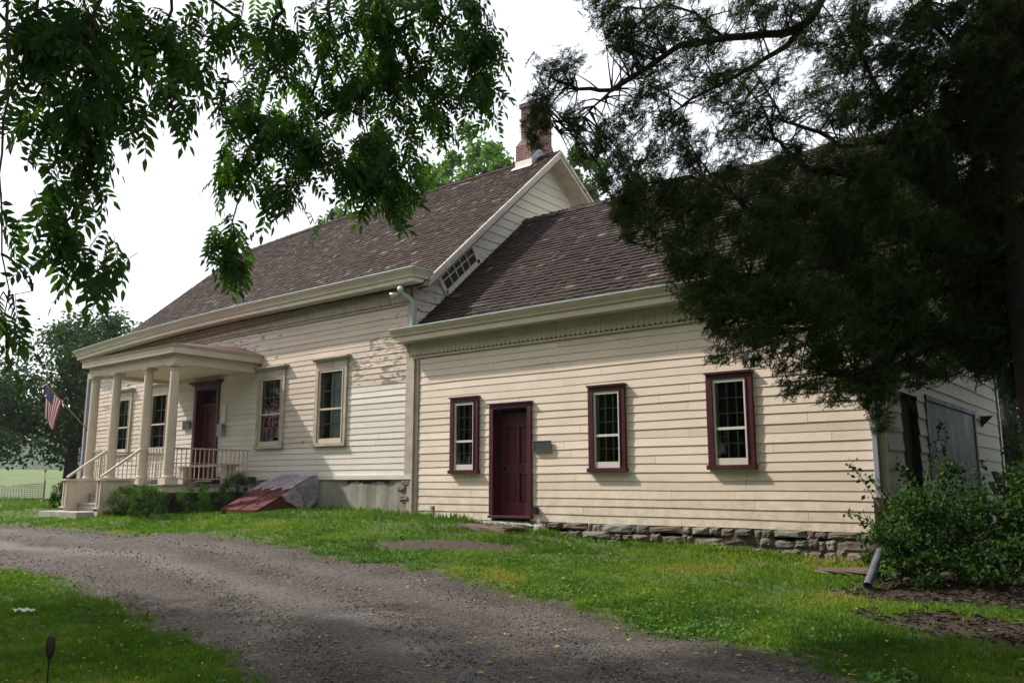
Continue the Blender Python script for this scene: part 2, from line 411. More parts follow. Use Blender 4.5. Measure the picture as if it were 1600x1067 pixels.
def wall_core(mb, P, u0, u1, z0, z1, holes, th=.2):
    us = sorted({u0, u1, *[h[0] for h in holes], *[h[1] for h in holes]}); zs = sorted({z0, z1, *[h[2] for h in holes], *[h[3] for h in holes]})
    for i in range(len(us)-1):
        for k in range(len(zs)-1):
            um, zm = (us[i]+us[i+1])/2, (zs[k]+zs[k+1])/2
            if any(h[0] < um < h[1] and h[2] < zm < h[3] for h in holes): continue
            a, b, c, d = us[i], us[i+1], zs[k], zs[k+1]
            mb.face([P(a, c, 0), P(b, c, 0), P(b, d, 0), P(a, d, 0)])
            mb.face([P(a, c, -th), P(b, c, -th), P(b, d, -th), P(a, d, -th)])
    for h in holes:
        a, b, c, d = h
        for q in (((a, c), (b, c)), ((b, c), (b, d)), ((b, d), (a, d)), ((a, d), (a, c))):
            mb.face([P(q[0][0], q[0][1], 0), P(q[1][0], q[1][1], 0), P(q[1][0], q[1][1], -th), P(q[0][0], q[0][1], -th)])
def pbox(mb, P, u0, u1, z0, z1, o0, o1, a=None):
    p = P(u0, z0, o0); q = P(u1, z1, o1)
    mb.box(min(p[0], q[0]), max(p[0], q[0]), min(p[1], q[1]), max(p[1], q[1]), min(p[2], q[2]), max(p[2], q[2]), a)

def window(parent, P, u0, u1, z0, z1, style, label=None, curtain=None):
    """outer casing rectangle u0..u1, z0..z1"""
    f = MB()
    if style == 'main':
        cw, sh, head, pr = .095, .07, .24, .06; cm, smat = 'creamold', 'cream'
    else:
        cw, sh, head, pr = .085, .07, .10, .07; cm, smat = 'burg', 'white'
    bz = z0+sh; tz = z1-head-(.06 if style == 'main' else 0)
    pbox(f, P, u0, u0+cw, bz, tz, -.1, pr); pbox(f, P, u1-cw, u1, bz, tz, -.1, pr)
    pbox(f, P, u0, u1, tz, z1-(.06 if style == 'main' else .02), -.1, pr-.004)
    pbox(f, P, u0+cw, u0+cw+.018, bz, tz, -.1, pr+.012); pbox(f, P, u1-cw-.018, u1-cw, bz, tz, -.1, pr+.012)
    o = f.build('window', M[cm], parent)
    if label: o['label'] = label
    s = MB()
    if style == 'main':
        pbox(s, P, u0-.09, u1+.09, z1-.06, z1-.02, 0, pr+.085); pbox(s, P, u0-.05, u1+.05, z1-.1, z1-.062, 0, pr+.045)
    else: pbox(s, P, u0-.015, u1+.015, z1-.02, z1+.01, 0, pr+.03)
    s.build('cap', M[cm], o)
    s = MB(); pbox(s, P, u0-.02, u1+.02, z0, bz-.002, -.1, pr+.03); s.build('sill', M[cm], o)
    a, b = u0+cw+.02, u1-cw-.02; w = .045 if style == 'main' else .034; g0 = pr-.045
    s = MB(); zm = bz+(tz-bz)*(.46 if style == 'main' else .42)
    pbox(s, P, a, a+w, bz, tz, g0-.02, g0+.03); pbox(s, P, b-w, b, bz, tz, g0-.02, g0+.03)
    pbox(s, P, a+w, b-w, bz, bz+.1, g0-.02, g0+.028); pbox(s, P, a+w, b-w, tz-.05, tz, g0-.02, g0+.028)
    pbox(s, P, a+w, b-w, zm-.02, zm+.02, g0-.02, g0+.026)
    s.build('storm_sash', M[smat], o)
    s = MB()
    if style == 'main': cols, ru, rl = 2, 2, 2
    else: cols, ru, rl = 3, 3, 2
    mw = .011 if style == 'main' else .008
    o0, o1 = g0-.075, g0-.05
    for i in range(1, cols):
        u = a+w+(b-a-2*w)*i/cols; pbox(s, P, u-mw, u+mw, bz+.1, tz-.05, o0, o1)
    for (p, q, n) in ((bz+.1, zm, rl), (zm, tz-.05, ru)):
        for i in range(1, n): z = p+(q-p)*i/n; pbox(s, P, a+w, b-w, z-mw, z+mw, o0+.002, o1-.002)
    pbox(s, P, a+w-.03, a+w+.012, bz+.08, tz-.03, o0-.01, o1-.004); pbox(s, P, b-w-.012, b-w+.03, bz+.08, tz-.03, o0-.01, o1-.004)
    pbox(s, P, a+w, b-w, zm-.02, zm+.02, o0-.01, o1+.004)
    s.build('glazing_bars', M['white'], o)
    s = MB(); s.face([P(a+w-.01, bz+.08, g0), P(b-w+.01, bz+.08, g0), P(b-w+.01, tz-.03, g0), P(a+w-.01, tz-.03, g0)])
    s.build('glass_pane', M['glass'], o)
    if curtain:
        for (c0, c1, zt, zb, mt, dep, nm) in curtain:
            s = MB(); n = 26; ua = a+(b-a)*c0; ub = a+(b-a)*c1; za = tz-(tz-bz)*zt; zc = tz-(tz-bz)*zb
            for i in range(n):
                x0 = ua+(ub-ua)*i/n; x1 = ua+(ub-ua)*(i+1)/n
                d0 = dep+.02*math.sin(i*1.9); d1 = dep+.02*math.sin((i+1)*1.9)
                s.face([P(x0, zc, d0), P(x1, zc, d1), P(x1, za, d1), P(x0, za, d0)])
            s.build(nm, M[mt], o, smooth=True)
    return o
def hole_of(u0, u1, z0, z1, m=.05): return (u0+m, u1-m, z0+m, z1-m)

def sweep(mb, path, prof, caps=True):
    """mitred moulding: path = wall corners (x,y) ; prof = (out,z); out to the right-hand side of travel (-y when going +x)"""
    n = len(path); rings = []
    for i, (x, y) in enumerate(path):
        d0 = Vector((path[i][0]-path[i-1][0], path[i][1]-path[i-1][1])).normalized() if i else None
        d1 = Vector((path[i+1][0]-x, path[i+1][1]-y)).normalized() if i < n-1 else None
        n0 = Vector((d0.y, -d0.x)) if d0 else None; n1 = Vector((d1.y, -d1.x)) if d1 else None
        if n0 and n1: m = (n0+n1); m = m/m.dot(n0)
        else: m = n0 or n1
        rings.append([(x+m.x*o, y+m.y*o, z) for o, z in prof])
    k = len(prof)
    for i in range(n-1):
        segs = max(1, int((Vector(path[i+1])-Vector(path[i])).length/1.5))
        for q in range(segs):
            A = [tuple(np.array(rings[i][j])*(1-q/segs)+np.array(rings[i+1][j])*(q/segs)) for j in range(k)]
            B = [tuple(np.array(rings[i][j])*(1-(q+1)/segs)+np.array(rings[i+1][j])*((q+1)/segs)) for j in range(k)]
            for j in range(k-1): mb.face([A[j], B[j], B[j+1], A[j+1]])
    if caps: mb.face(rings[0]); mb.face(rings[-1][::-1])

def shingles(mb, x0, x1, ya, za, yb, zb, ex=.135, wmean=.125, wfun=None, lift=.018):
    """courses of wood shingles on a slope rising from (ya,za) to (yb,zb)"""
    L = math.hypot(yb-ya, zb-za); dy, dz = (yb-ya)/L, (zb-za)/L; ny, nz = -dz, dy
    if nz < 0: ny, nz = -ny, -nz
    n = int(L/ex)+1; ex = L/n
    for r in range(n):
        s0 = r*ex; s1 = s0+ex*1.12
        x = x0+random.uniform(-.1, 0)
        rowt = random.uniform(-.06, .06)
        while x < x1:
            w = wmean*random.uniform(.55, 1.5); xe = min(x+w, x1); xs = max(x, x0)
            if xe-xs > .01:
                h = lift*random.uniform(.75, 1.5); sj = s0+random.uniform(-.012, .012); sk = random.uniform(-.004, .004)
                t = min(1, max(0, random.betavariate(1.7, 2.6)+rowt)); 
                if random.random() < .09: t = min(1, t+.4)
                wv = wfun(x, s0/L) if wfun else 0
                def Q(xx, s, hh): s = min(s, L); return (xx, ya+dy*s+ny*hh, za+dz*s+nz*hh)
                g = .0025
                A, B = Q(xs+g, sj, h), Q(xe-g, sj+sk, h); C_, D = Q(xe-g, s1, .003), Q(xs+g, s1, .003)
                A0, B0 = Q(xs+g, sj, 0), Q(xe-g, sj+sk, 0)
                at_ = (t, wv, 0)
                mb.face([A, B, C_, D], at_); mb.face([A0, B0, B, A], at_)
                mb.face([B0, C_, B], at_); mb.face([A0, A, D], at_)
            x += w

house = empty('farmhouse', (-14.6, 12, 1.05), 'long cream clapboard farmhouse with burgundy trim, columned porch and lower side wing', 'house')

# windows: main house
mainW = [(-24.55, -23.5, 2.43, 4.36), (-22.52, -21.46, 2.43, 4.38), (-17.4, -16.34, 2.43, 4.41), (-15.2, -14.13, 2.43, 4.43)]
wingW = [(-11.03, -10.32, 1.80, 3.25), (-7.84, -7.12, 1.80, 3.25), (-5.66, -4.92, 1.82, 3.29)]
DM = (-20.22, -19.06, 1.62, 4.24); DW = (-10.05, -9.07, 1.0, 3.07)
def info_main(u, z):
    fresh = 0; peel = .40
    if z < 2.42: fresh = .95; peel = .05
    if u > -14.1 and z < 3.72: fresh = 1; peel = .03
    if -21.5 < u < -17.4 and z < 4.3: fresh = .8; peel = .08
    if z > 4.45 and u < -17: fresh = .55; peel = .6
    if u > -14 and z >= 3.72: peel = .38+.5*min(1, max(0, (u+14.2)/1.6))*(1 if z < 4.75 else .3)
    if u < -22.5: peel = max(peel, .55 if z > 3.2 else .3)
    return fresh, peel
mb = MB()
mh = [hole_of(*w) for w in mainW]+[(DM[0]+.05, DM[1]-.05, 1.5, DM[3]-.05)]
siding(mb, PF, -26.0, GX-.08, 1.78, 5.32, .127, mh, None, info_main, jz=.005, proud=.011)
wm = mb.build('main_wall', M['clap_main'], house, warp=True); wm['label'] = 'weathered cream clapboards of the tall main block, fresh white paint low down'
mb = MB(); wall_core(mb, PF, -26.0, GX, 1.2, 5.75, mh)
mb.build('wall_core', M['interior'], wm)
mb = MB()
wh = [hole_of(*w) for w in wingW]+[(DW[0]+.05, DW[1]-.05, .9, DW[3]-.05)]
siding(mb, PF, -11.93, EX-.02, .96, 4.14, .14, wh, None, lambda u, z: (.6+.4*math.sin(u*3.1+z*7), .10+(.25 if z > 3.6 and u < -8 else 0)), jz=.006, proud=.0095)
ww = mb.build('wing_wall', M['clap_wing'], house); ww['label'] = 'smooth peach cream clapboards of the low side wing'
mb = MB(); wall_core(mb, PF, GX, EX, .8, 4.75, wh); mb.build('wall_core', M['interior'], ww)

# main gable end and left end, back
APY, APZ = 16.79, 10.06; MS = .90; MSB = .64
def roofz(y): return 5.87+MS*(y-12.13) if y < APY else APZ-MSB*(y-APY)
def clipg(z): return (12.13+(z-5.87-.0)/MS+.12 if z > 5.75 else 12.0, APY+(APZ-z)/MSB-.15)
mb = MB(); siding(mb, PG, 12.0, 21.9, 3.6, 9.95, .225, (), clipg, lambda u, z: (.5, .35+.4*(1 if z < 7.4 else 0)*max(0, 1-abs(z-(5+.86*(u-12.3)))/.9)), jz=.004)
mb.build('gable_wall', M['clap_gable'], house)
mb = MB()
for X in (GX, -26.0):
    mb.face([(X, 12, 1.0), (X, 21.9, 1.0), (X, 21.9, roofz(21.9)-.1), (X, APY, APZ-.12), (X, 12.1, 5.75), (X, 12, 5.7)])
mb.face([(-26, 21.9, 1), (GX, 21.9, 1), (GX, 21.9, 6.7), (-26, 21.9, 6.7)])
mb.build('wall_core', M['interior'], wm, warp=True)
# small sloping attic window under the rake
q = [(12.77, 6.10), (13.02, 5.80), (13.95, 6.62), (13.77, 6.92)]
aw = MB()
def gp(i, j, o=0.):
    a, b, c, d = [np.array(p) for p in q]
    p = (a*(1-i)+d*i)*(1-j)+(b*(1-i)+c*i)*j; return (GX+o, p[0], p[1])
def gbar(mb_, p0, p1, w, o0, o1):
    a = Vector(p0); b = Vector(p1); d = (b-a).normalized(); nn = Vector((1,0,0)); s_ = d.cross(nn)
    mb_.obox((a+b)/2+nn*((o0+o1)/2), (b-a)/2+d*w/2, s_*w/2, nn*(o1-o0)/2)
for (p0, p1, wd) in ((gp(-.03, 1.18), gp(1.06, 1.18), .11), (gp(-.06, -.1), gp(-.06, 1.1), .10), (gp(1.07, -.35), gp(1.07, 1.1), .12), (gp(-.05, -.2), gp(1.05, -.2), .08)):
    gbar(aw, p0, p1, wd, 0, .06)
awo = aw.build('attic_window', M['cream'], house); awo['label'] = 'small slanting attic window tucked under the gable rake'
s = MB()
for i in range(1, 5): gbar(s, gp(i/5, 0), gp(i/5, 1), .02, .028, .045)
gbar(s, gp(0, .5), gp(1, .5), .02, .03, .048); s.build('glazing_bars', M['white'], awo)
s = MB(); s.face([gp(-.04, -.1, .03), gp(1.04, -.1, .03), gp(1.04, 1.1, .03), gp(-.04, 1.1, .03)]); s.build('glass_pane', M['black'], awo)

# roofs
RXL, RXR = -26.12, -11.75
mb = MB(); shingles(mb, RXL, RXR-.02, 11.86, 5.627, APY, APZ, .13, .12)
rs = mb.build('main_roof', M['shingle'], house, warp=True)
mb = MB()
mb.face([(RXL, 11.86, 5.60), (RXR, 11.86, 5.60), (RXR, APY, APZ-.03), (RXL, APY, APZ-.03)])
mb.face([(RXL, APY, APZ), (RXR, APY, APZ), (RXR, 22.4, APZ-MSB*(22.4-APY)), (RXL, 22.4, APZ-MSB*(22.4-APY))])
mb.face([(RXL, 12.1, 5.62), (RXR, 12.1, 5.62), (RXR, APY, APZ-.22), (RXL, APY, APZ-.22)])
mb.face([(RXL, APY, APZ-.2), (RXR, APY, APZ-.2), (RXR, 22.4, APZ-.2-MSB*(22.4-APY)), (RXL, 22.4, APZ-.2-MSB*(22.4-APY))])
mb.build('roof_deck', M['creamold'], rs, warp=True)
mb = MB(); x = RXL
while x < RXR-.05:
    w = .14*random.uniform(.8, 1.2); h = random.uniform(.02, .045); t_ = random.betavariate(2, 3)
    for sgn, sl_ in ((-1, MS), (1, MSB)):
        y1 = APY+sgn*.13; z1 = APZ-sl_*.13+.03
        mb.face([(x, APY+sgn*-.01, APZ+.03+h), (min(x+w, RXR), APY+sgn*-.01, APZ+.03+h*.6), (min(x+w, RXR), y1, z1+h*.4), (x, y1, z1+h)], (t_*.5, .3, 0))
    x += w
mb.build('ridge_cap', M['shingle'], rs, warp=True)
WRY, WRZ = 15.85, 8.05; WS = .86
def wsh(x, f):
    e = 0; d = (x-GX)
    return .55 if random.random() < .25 else .1
WX0, WX1 = GX+.02, -2.75
mb = MB(); shingles(mb, WX0, WX1, 11.88, WRZ-WS*(WRY-11.88), WRY, WRZ, .145, .14, lambda x, f: random.choice((.3, .45, .6, .5, .1)), .022)
rw = mb.build('wing_roof', M['shingle'], house)
mb = MB()
mb.face([(WX0, 11.88, WRZ-WS*(WRY-11.88)-.03), (WX1, 11.88, WRZ-WS*(WRY-11.88)-.03), (WX1, WRY, WRZ-.03), (WX0, WRY, WRZ-.03)])
mb.face([(WX0, WRY, WRZ), (WX1, WRY, WRZ), (WX1, 21.8, WRZ-.59*(21.8-WRY)), (WX0, 21.8, WRZ-.59*(21.8-WRY))])
mb.face([(WX0, 12.1, WRZ-WS*(WRY-12.1)-.2), (WX1, 12.1, WRZ-WS*(WRY-12.1)-.2), (WX1, WRY, WRZ-.2), (WX0, WRY, WRZ-.2)])
mb.build('roof_deck', M['creamold'], rw)
mb = MB(); x = WX0
while x < WX1:
    w = .13*random.uniform(.8, 1.2); h = random.uniform(.02, .06); t_ = random.betavariate(2, 2.2)
    for sgn, sl_ in ((-1, WS), (1, .59)):
        y1 = WRY+sgn*.15; z1 = WRZ-sl_*.15+.025
        mb.face([(x, WRY-sgn*.01, WRZ+.03+h), (x+w, WRY-sgn*.01, WRZ+.03+h*.5), (x+w, y1, z1+h*.3), (x, y1, z1+h)], (t_, 0, 0))
    x += w
mb.build('ridge_cap', M['shingle'], rw)

# rake boards of the gables
def rake(mb_, X0, X1, ya, za, yb, zb, h, off=0.):
    mb_.faces([(X0, ya, za-h), (X1, ya, za-h), (X1, yb, zb-h), (X0, yb, zb-h), (X0, ya, za-off), (X1, ya, za-off), (X1, yb, zb-off), (X0, yb, zb-off)],
              [(0,1,2,3), (4,7,6,5), (0,4,5,1), (1,5,6,2), (2,6,7,3), (3,7,4,0)])
mb = MB()
bz0 = roofz(12.02)
rake(mb, RXR-.04, RXR, 12.02, bz0+.02, APY, APZ+.02, .19); rake(mb, RXR, RXR+.035, 12.02, bz0+.03, APY, APZ+.03, .09)
rake(mb, RXR-.04, RXR, APY, APZ+.02, 22.4, APZ+.02-MSB*(22.4-APY), .19); rake(mb, RXR, RXR+.035, APY, APZ+.03, 22.4, APZ+.03-MSB*(22.4-APY), .09)
rake(mb, GX, RXR-.04, 12.2, roofz(12.2)-.17, APY, APZ-.17, .02); rake(mb, GX, RXR-.04, APY, APZ-.17, 22.4, APZ-.17-MSB*(22.4-APY), .02)
rake(mb, GX+.0, GX+.05, 12.2, roofz(12.2)-.19, APY, APZ-.19, .12); rake(mb, GX, GX+.05, APY, APZ-.19, 22.4, APZ-.19-MSB*(22.4-APY), .12)
mb.build('rake_boards', M['rakep'], rs, warp=True); mb = MB()
rake(mb, RXL, RXL+.04, 12.02, bz0+.02, APY, APZ+.02, .2); rake(mb, RXL, RXL+.04, APY, APZ+.02, 22.4, APZ+.02-MSB*(22.4-APY), .2)
mb.build('rake_boards', M['rakep'], rs, warp=True)
# trim where the wing roof meets the gable wall below the attic window
# cornices with built-in gutters
prof = [(.0, 5.665), (.38, 5.655), (.40, 5.66), (.40, 5.74), (.43, 5.755), (.44, 5.80), (.47, 5.85), (.50, 5.88), (.51, 5.93), (.47, 5.93), (.42, 5.90), (.0, 5.90)]
mb = MB(); sweep(mb, [(-26.0, 12.35), (-26.0, 12.0), (GX, 12.0), (GX, 12.10)], prof)
cm = mb.build('main_cornice', M['cream'], house, warp=True)
mb = MB(); sweep(mb, [(-26.0, 12.35), (-26.0, 12.0), (GX, 12.0), (GX, 12.10)], [(.46, 5.932), (.522, 5.932), (.522, 5.912), (.512, 5.905)], False)
mb.face([(-26.4, 11.55, 5.915), (-11.8, 11.55, 5.915), (-11.8, 12.1, 5.93), (-26.4, 12.1, 5.93)])
mb.build('gutter_lining', M['zinc'], cm, warp=True)
prof2 = [(.0, 4.455), (.31, 4.445), (.33, 4.45), (.33, 4.55), (.36, 4.565), (.37, 4.60), (.40, 4.64), (.42, 4.67), (.425, 4.71), (.38, 4.71), (.34, 4.69), (0, 4.69)]
mb = MB(); sweep(mb, [(-12.42, 12.0), (EX, 12.0), (EX, 12.1)], prof2)
cw_ = mb.build('wing_cornice', M['cream'], house)
mb = MB(); sweep(mb, [(-12.43, 12.0), (EX, 12.0), (EX, 12.1)], [(.375, 4.715), (.437, 4.715), (.437, 4.695), (.427, 4.688)], False)
mb.face([(-12.42, 11.6, 4.70), (-2.75, 11.6, 4.70), (-2.75, 12.0, 4.705), (-12.42, 12.0, 4.705)])
mb.build('gutter_lining', M['zinc'], cw_)
# scalloped friezes
def frieze(u0, u1, z0, z1, out, name, mat, bw=.105, warp=False, moul=None):
    mb_ = MB(); u = u0
    while u < u1-.01:
        v = min(u+bw, u1); g = .0015; m = (u+v)/2; o = out+random.uniform(-.002, .002); at_ = (random.random(), 0, 0)
        pts = [(u+g, z1), (u+g, z0+.036), (u+bw*.2, z0+.012), (m-bw*.14, z0), (m+bw*.14, z0), (v-bw*.2, z0+.012), (v-g, z0+.036), (v-g, z1)]
        mb_.face([PF(a, b, o) for a, b in pts], at_)
        for i in range(1, len(pts)-2):
            a, b = pts[i], pts[i+1]; mb_.face([PF(a[0], a[1], 0), PF(b[0], b[1], 0), PF(b[0], b[1], o), PF(a[0], a[1], o)], at_)
        mb_.face([PF(u+g, z1, o), PF(u+g, z0+.035, o), PF(u+g, z0+.035, 0), PF(u+g, z1, 0)], at_)
        u = v
    f = mb_.build(name, mat, house, warp=warp)
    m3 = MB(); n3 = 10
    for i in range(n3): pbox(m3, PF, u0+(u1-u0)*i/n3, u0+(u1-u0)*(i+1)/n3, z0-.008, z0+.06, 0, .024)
    m3.build('gap_shade_strip', M['interior'], f, warp=warp)  # dark strip paints the shade in the gaps between the teeth
    m2 = MB(); n = int((u1-u0)/1.5)
    for i in range(n): pbox(m2, PF, u0+(u1-u0)*i/n, u0+(u1-u0)*(i+1)/n, z0-.045, z0-.008, 0, out*.85)
    m2.build('moulding', mat, f, warp=warp)
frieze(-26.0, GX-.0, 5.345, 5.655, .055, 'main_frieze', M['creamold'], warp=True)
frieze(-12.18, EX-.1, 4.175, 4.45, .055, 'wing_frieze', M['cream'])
# the strip behind the scallops is coloured dark as painted shade
# corner boards and sill board
mb = MB()
pbox(mb, PF, GX-.09, GX, 1.78, 5.30, 0, .045); pbox(mb, PG, 12.0, 12.1, 4.75, 5.65, 0, .04)
pbox(mb, PF, GX+.003, GX+.125, 1.05, 4.13, 0, .05); pbox(mb, PF, GX+.13, GX+.165, 1.0, 4.13, 0, .07); pbox(mb, PF, GX+.163, -11.94, 1.0, 4.13, 0, .03)
pbox(mb, PF, GX+.003, EX-.05, 4.125, 4.132, 0, .036)
mb.build('corner_board', M['creamold'], house)
mb = MB(); pbox(mb, PF, -26.1, -25.9, 1.6, 5.30, 0, .05); mb.build('corner_board', M['cream'], house, warp=True)
mb = MB(); pbox(mb, PF, EX-.1, EX+.02, .96, 4.2, 0, .035); mb.build('corner_board', M['cream'], house)
mb = MB(); pbox(mb, PF, -17.3, -12.07, 1.70, 1.785, 0, .07); mb.build('sill_board', M['white'], house)
# foundations
mb = MB()
n = 40
for i in range(n):
    a = -17.3+i*(GX+.12+17.3)/n; b = -17.3+(i+1)*(GX+.12+17.3)/n
    def oz(u): return .03+.012*math.sin(u*5)+.01*math.sin(u*13)
    top = 1.695 if not (-14.0 < (a+b)/2 < -12.7) else 1.63+.03*math.sin(a*9)
    mb.face([PF(a, .8, oz(a)), PF(b, .8, oz(b)), PF(b, top, oz(b)), PF(a, top, oz(a))])
    mb.face([PF(a, top, oz(a)), PF(b, top, oz(b)), PF(b, top, -.1), PF(a, top, -.1)])
mb.box(-26, -17.3, 12.01, 12.2, .8, 1.7)
mb.build('main_foundation', M['stucco'], house)
def rubble(u0, u1, z0, z1, out, rows, P=PF, dens=.3):
    mb_ = MB(); z = z0
    for r in range(rows):
        h = (z1-z0)/rows*random.uniform(.85, 1.15); zt = min(z1, z+h) if r < rows-1 else z1; u = u0-random.random()*.2
        while u < u1:
            w = random.choice((.12, .2, .3, .42, .6))*random.uniform(.8, 1.2)*dens/.3; v = u+w; zo = random.uniform(-.03, .03); at_ = (random.random(), random.random(), 0)
            ua, ub, za, zb = u+.004, min(v, u1)-.004, z+.002+zo, (zt-.002+random.uniform(-.03, .03)) if r < rows-1 else zt
            if ub-ua > .04:
                o = out+random.uniform(-.02, .035); m = 4; g = []
                for j in range(m+1):
                    for i in range(m+1):
                        fi, fj = i/m, j/m
                        e = min(fi, 1-fi, fj, 1-fj)*4; e = min(1, e)
                        uu = ua+(ub-ua)*fi+random.uniform(-.014, .014); zz = za+(zb-za)*fj+random.uniform(-.010, .010)
                        g.append(P(uu, zz, o*(.15+.85*e**.5)+random.uniform(-.008, .008)*e))
                fs = [(j*(m+1)+i, j*(m+1)+i+1, (j+1)*(m+1)+i+1, (j+1)*(m+1)+i) for j in range(m) for i in range(m)]
                mb_.faces(g, fs, at_)
            u = v
        z = zt
    return mb_
mb = rubble(-12.0, EX+.1, .30, .955, .035, 5, dens=.26); fw = mb.build('wing_foundation', M['stone'], house)
mb = MB(); pbox(mb, PF, -12.05, EX, .3, .955, -.2, -.0); mb.build('mortar', M['darkmortar'], fw)
mb = rubble(-12.36, GX+.13, 1.0, 1.69, .035, 5, dens=.3); mb.build('broken_stone_patch', M['stone'], fw)

# windows
cur = {0: [(.0, .2, .1, 1, 'dimcurtain', -.16, 'curtain')], 1: [(.8, 1., .1, 1, 'dimcurtain', -.16, 'curtain')],
       2: [(.05, .98, .42, .80, 'redcloth', -.12, 'red_cloth'), (.55, .9, .72, .88, 'paper', -.10, 'paper_card'), (.0, 1., .05, .5, 'dimcurtain', -.19, 'curtain')],
       3: [(.34, 1., .04, 1, 'curtain', -.085, 'curtain')]}
wl = ['weathered window furthest left, behind the porch columns', 'weathered window just left of the front door', 'weathered window with red cloth hanging inside', 'weathered window with white curtain inside']
for i, w in enumerate(mainW): window(house, PF, *w, 'main', wl[i], cur[i])
wl = ['small burgundy framed window left of the side door', 'burgundy framed window right of the side door', 'burgundy framed window under the cedar branches']
for i, w in enumerate(wingW): window(house, PF, *w, 'wing', wl[i], [(.0, .42, .0, 1, 'dimcurtain', -.15, 'curtain')] if i else [(.5, 1., .86, 1, 'curtain', -.3, 'curtain')])
# black room boxes behind the walls keep daylight out
mb = MB(); mb.box(-25.9, GX-.05, 13.2, 13.3, 1.5, 5.7); mb.box(GX+.05, EX-.05, 13.0, 13.1, .8, 4.8)
mb.face([(-26, 12.2, 1.55), (EX, 12.2, 1.55), (EX, 21, 1.55), (-26, 21, 1.55)]); mb.face([(-26, 12.2, 5.5), (GX, 12.2, 5.5), (GX, 21, 5.5), (-26, 21, 5.5)]); mb.face([(GX, 12.2, 4.4), (EX, 12.2, 4.4), (EX, 21, 4.4), (GX, 21, 4.4)])
mb.build('room_partition', M['interior'], house)

def panel_door(parent, P, u0, u1, z0, z1, dep, panels, name, label, mat='burg'):
    d = MB(); pbox(d, P, u0, u1, z0, z1, dep-.05, dep)
    def rail(a, b, c, e): pbox(d, P, u0+(u1-u0)*a, u0+(u1-u0)*b, z0+(z1-z0)*c, z0+(z1-z0)*e, dep, dep+.036)
    for r in panels[0]: rail(*r)
    for (a, b, c, e) in panels[1]:
        ua, ub, za, zb = u0+(u1-u0)*a, u0+(u1-u0)*b, z0+(z1-z0)*c, z0+(z1-z0)*e
        m = .03; pbox(d, P, ua+m, ub-m, za+m, zb-m, dep, dep+.012)
    o = d.build(name, M['burgdoor'], parent, bevel=.003); o['label'] = label; return o
# side door of the wing
u0, u1, z0, z1 = DW
f = MB(); cwid = .095
pbox(f, PF, u0, u0+cwid, z0+.05, z1-.1, -.3, .055); pbox(f, PF, u1-cwid, u1, z0+.05, z1-.1, -.3, .055); pbox(f, PF, u0, u1, z1-.1, z1-.012, -.3, .053)
pbox(f, PF, u0-.02, u1+.02, z1-.012, z1+.016, 0, .09)
pbox(f, PF, u0+cwid, u0+cwid+.03, z0+.05, z1-.1, -.3, -.17); pbox(f, PF, u1-cwid-.03, u1-cwid, z0+.05, z1-.1, -.3, -.17)
fo = f.build('door_frame', M['burg'], house, bevel=.003)
f = MB(); pbox(f, PF, u0-.005, u1+.01, z0-.0, z0+.045, -.3, .085); f.build('threshold', M['burg'], fo, bevel=.004)
rails = [(0, .15, 0, 1), (.85, 1, 0, 1), (.44, .56, 0, 1), (.15, .44, 0, .12), (.56, .85, 0, .12), (.15, .44, .40, .50), (.56, .85, .40, .50), (.15, .44, .86, 1), (.56, .85, .86, 1)]
pans = [(.15, .44, .12, .40), (.56, .85, .12, .40), (.15, .44, .50, .86), (.56, .85, .50, .86)]
sd = panel_door(house, PF, u0+cwid+.03, u1-cwid-.03, z0+.05, z1-.16, -.22, (rails, pans), 'door', 'burgundy four panelled side door set deep in the wing')
f = MB(); c = PF(u0+cwid+.10, z0+.9, -.16); f.tube([(c[0], 11.98+.2, c[2]), (c[0], 11.98+.13, c[2])], .028, 10); f.build('door_knob', M['black'], sd)
# front door under the porch
u0, u1, z0, z1 = DM
f = MB(); cwid = .12
pbox(f, PF, u0, u0+cwid, z0, 4.03, -.3, .05); pbox(f, PF, u1-cwid, u1, z0, 4.03, -.3, .05); pbox(f, PF, u0, u1, 4.03, z1-.06, -.3, .048)
pbox(f, PF, u0-.12, u1+.12, z1-.05, z1, 0, .16); pbox(f, PF, u0-.05, u1+.05, z1-.09, z1-.052, 0, .10)
pbox(f, PF, u0+cwid, u1-cwid, 3.62, 3.68, -.3, -.1)
fo2 = f.build('door_frame', M['burg'], house, bevel=.003)
f = MB(); pbox(f, PF, u0+cwid, u1-cwid, 3.68, 4.03, -.17, -.165); f.build('transom_glass', M['glass'], fo2)
f = MB(); pbox(f, PF, u0-.02, u1+.02, 1.605, 1.68, -.3, .10); f.build('threshold', M['burg'], fo2)
rails = [(0, .17, 0, 1), (.83, 1, 0, 1), (.43, .57, 0, 1), (.17, .43, 0, .11), (.57, .83, 0, .11), (.17, .43, .33, .40), (.57, .83, .33, .40), (.17, .43, .72, .77), (.57, .83, .72, .77), (.17, .43, .92, 1), (.57, .83, .92, 1)]
pans = [(.17, .43, .11, .33), (.57, .83, .11, .33), (.17, .43, .40, .72), (.57, .83, .40, .72), (.17, .43, .77, .92), (.57, .83, .77, .92)]
fd = panel_door(house, PF, u0+cwid, u1-cwid, 1.68, 3.62, -.22, (rails, pans), 'door', 'burgundy six panelled front door below a transom light')
f = MB(); c = Vector(PF((u0+u1)/2, 2.72, -.175)); f.tube([c+Vector((.09*math.sin(t*PI/6), 0, .12*math.cos(t*PI/6))) for t in range(13)], .012, 6); f.build('door_knocker', M['black'], fd)

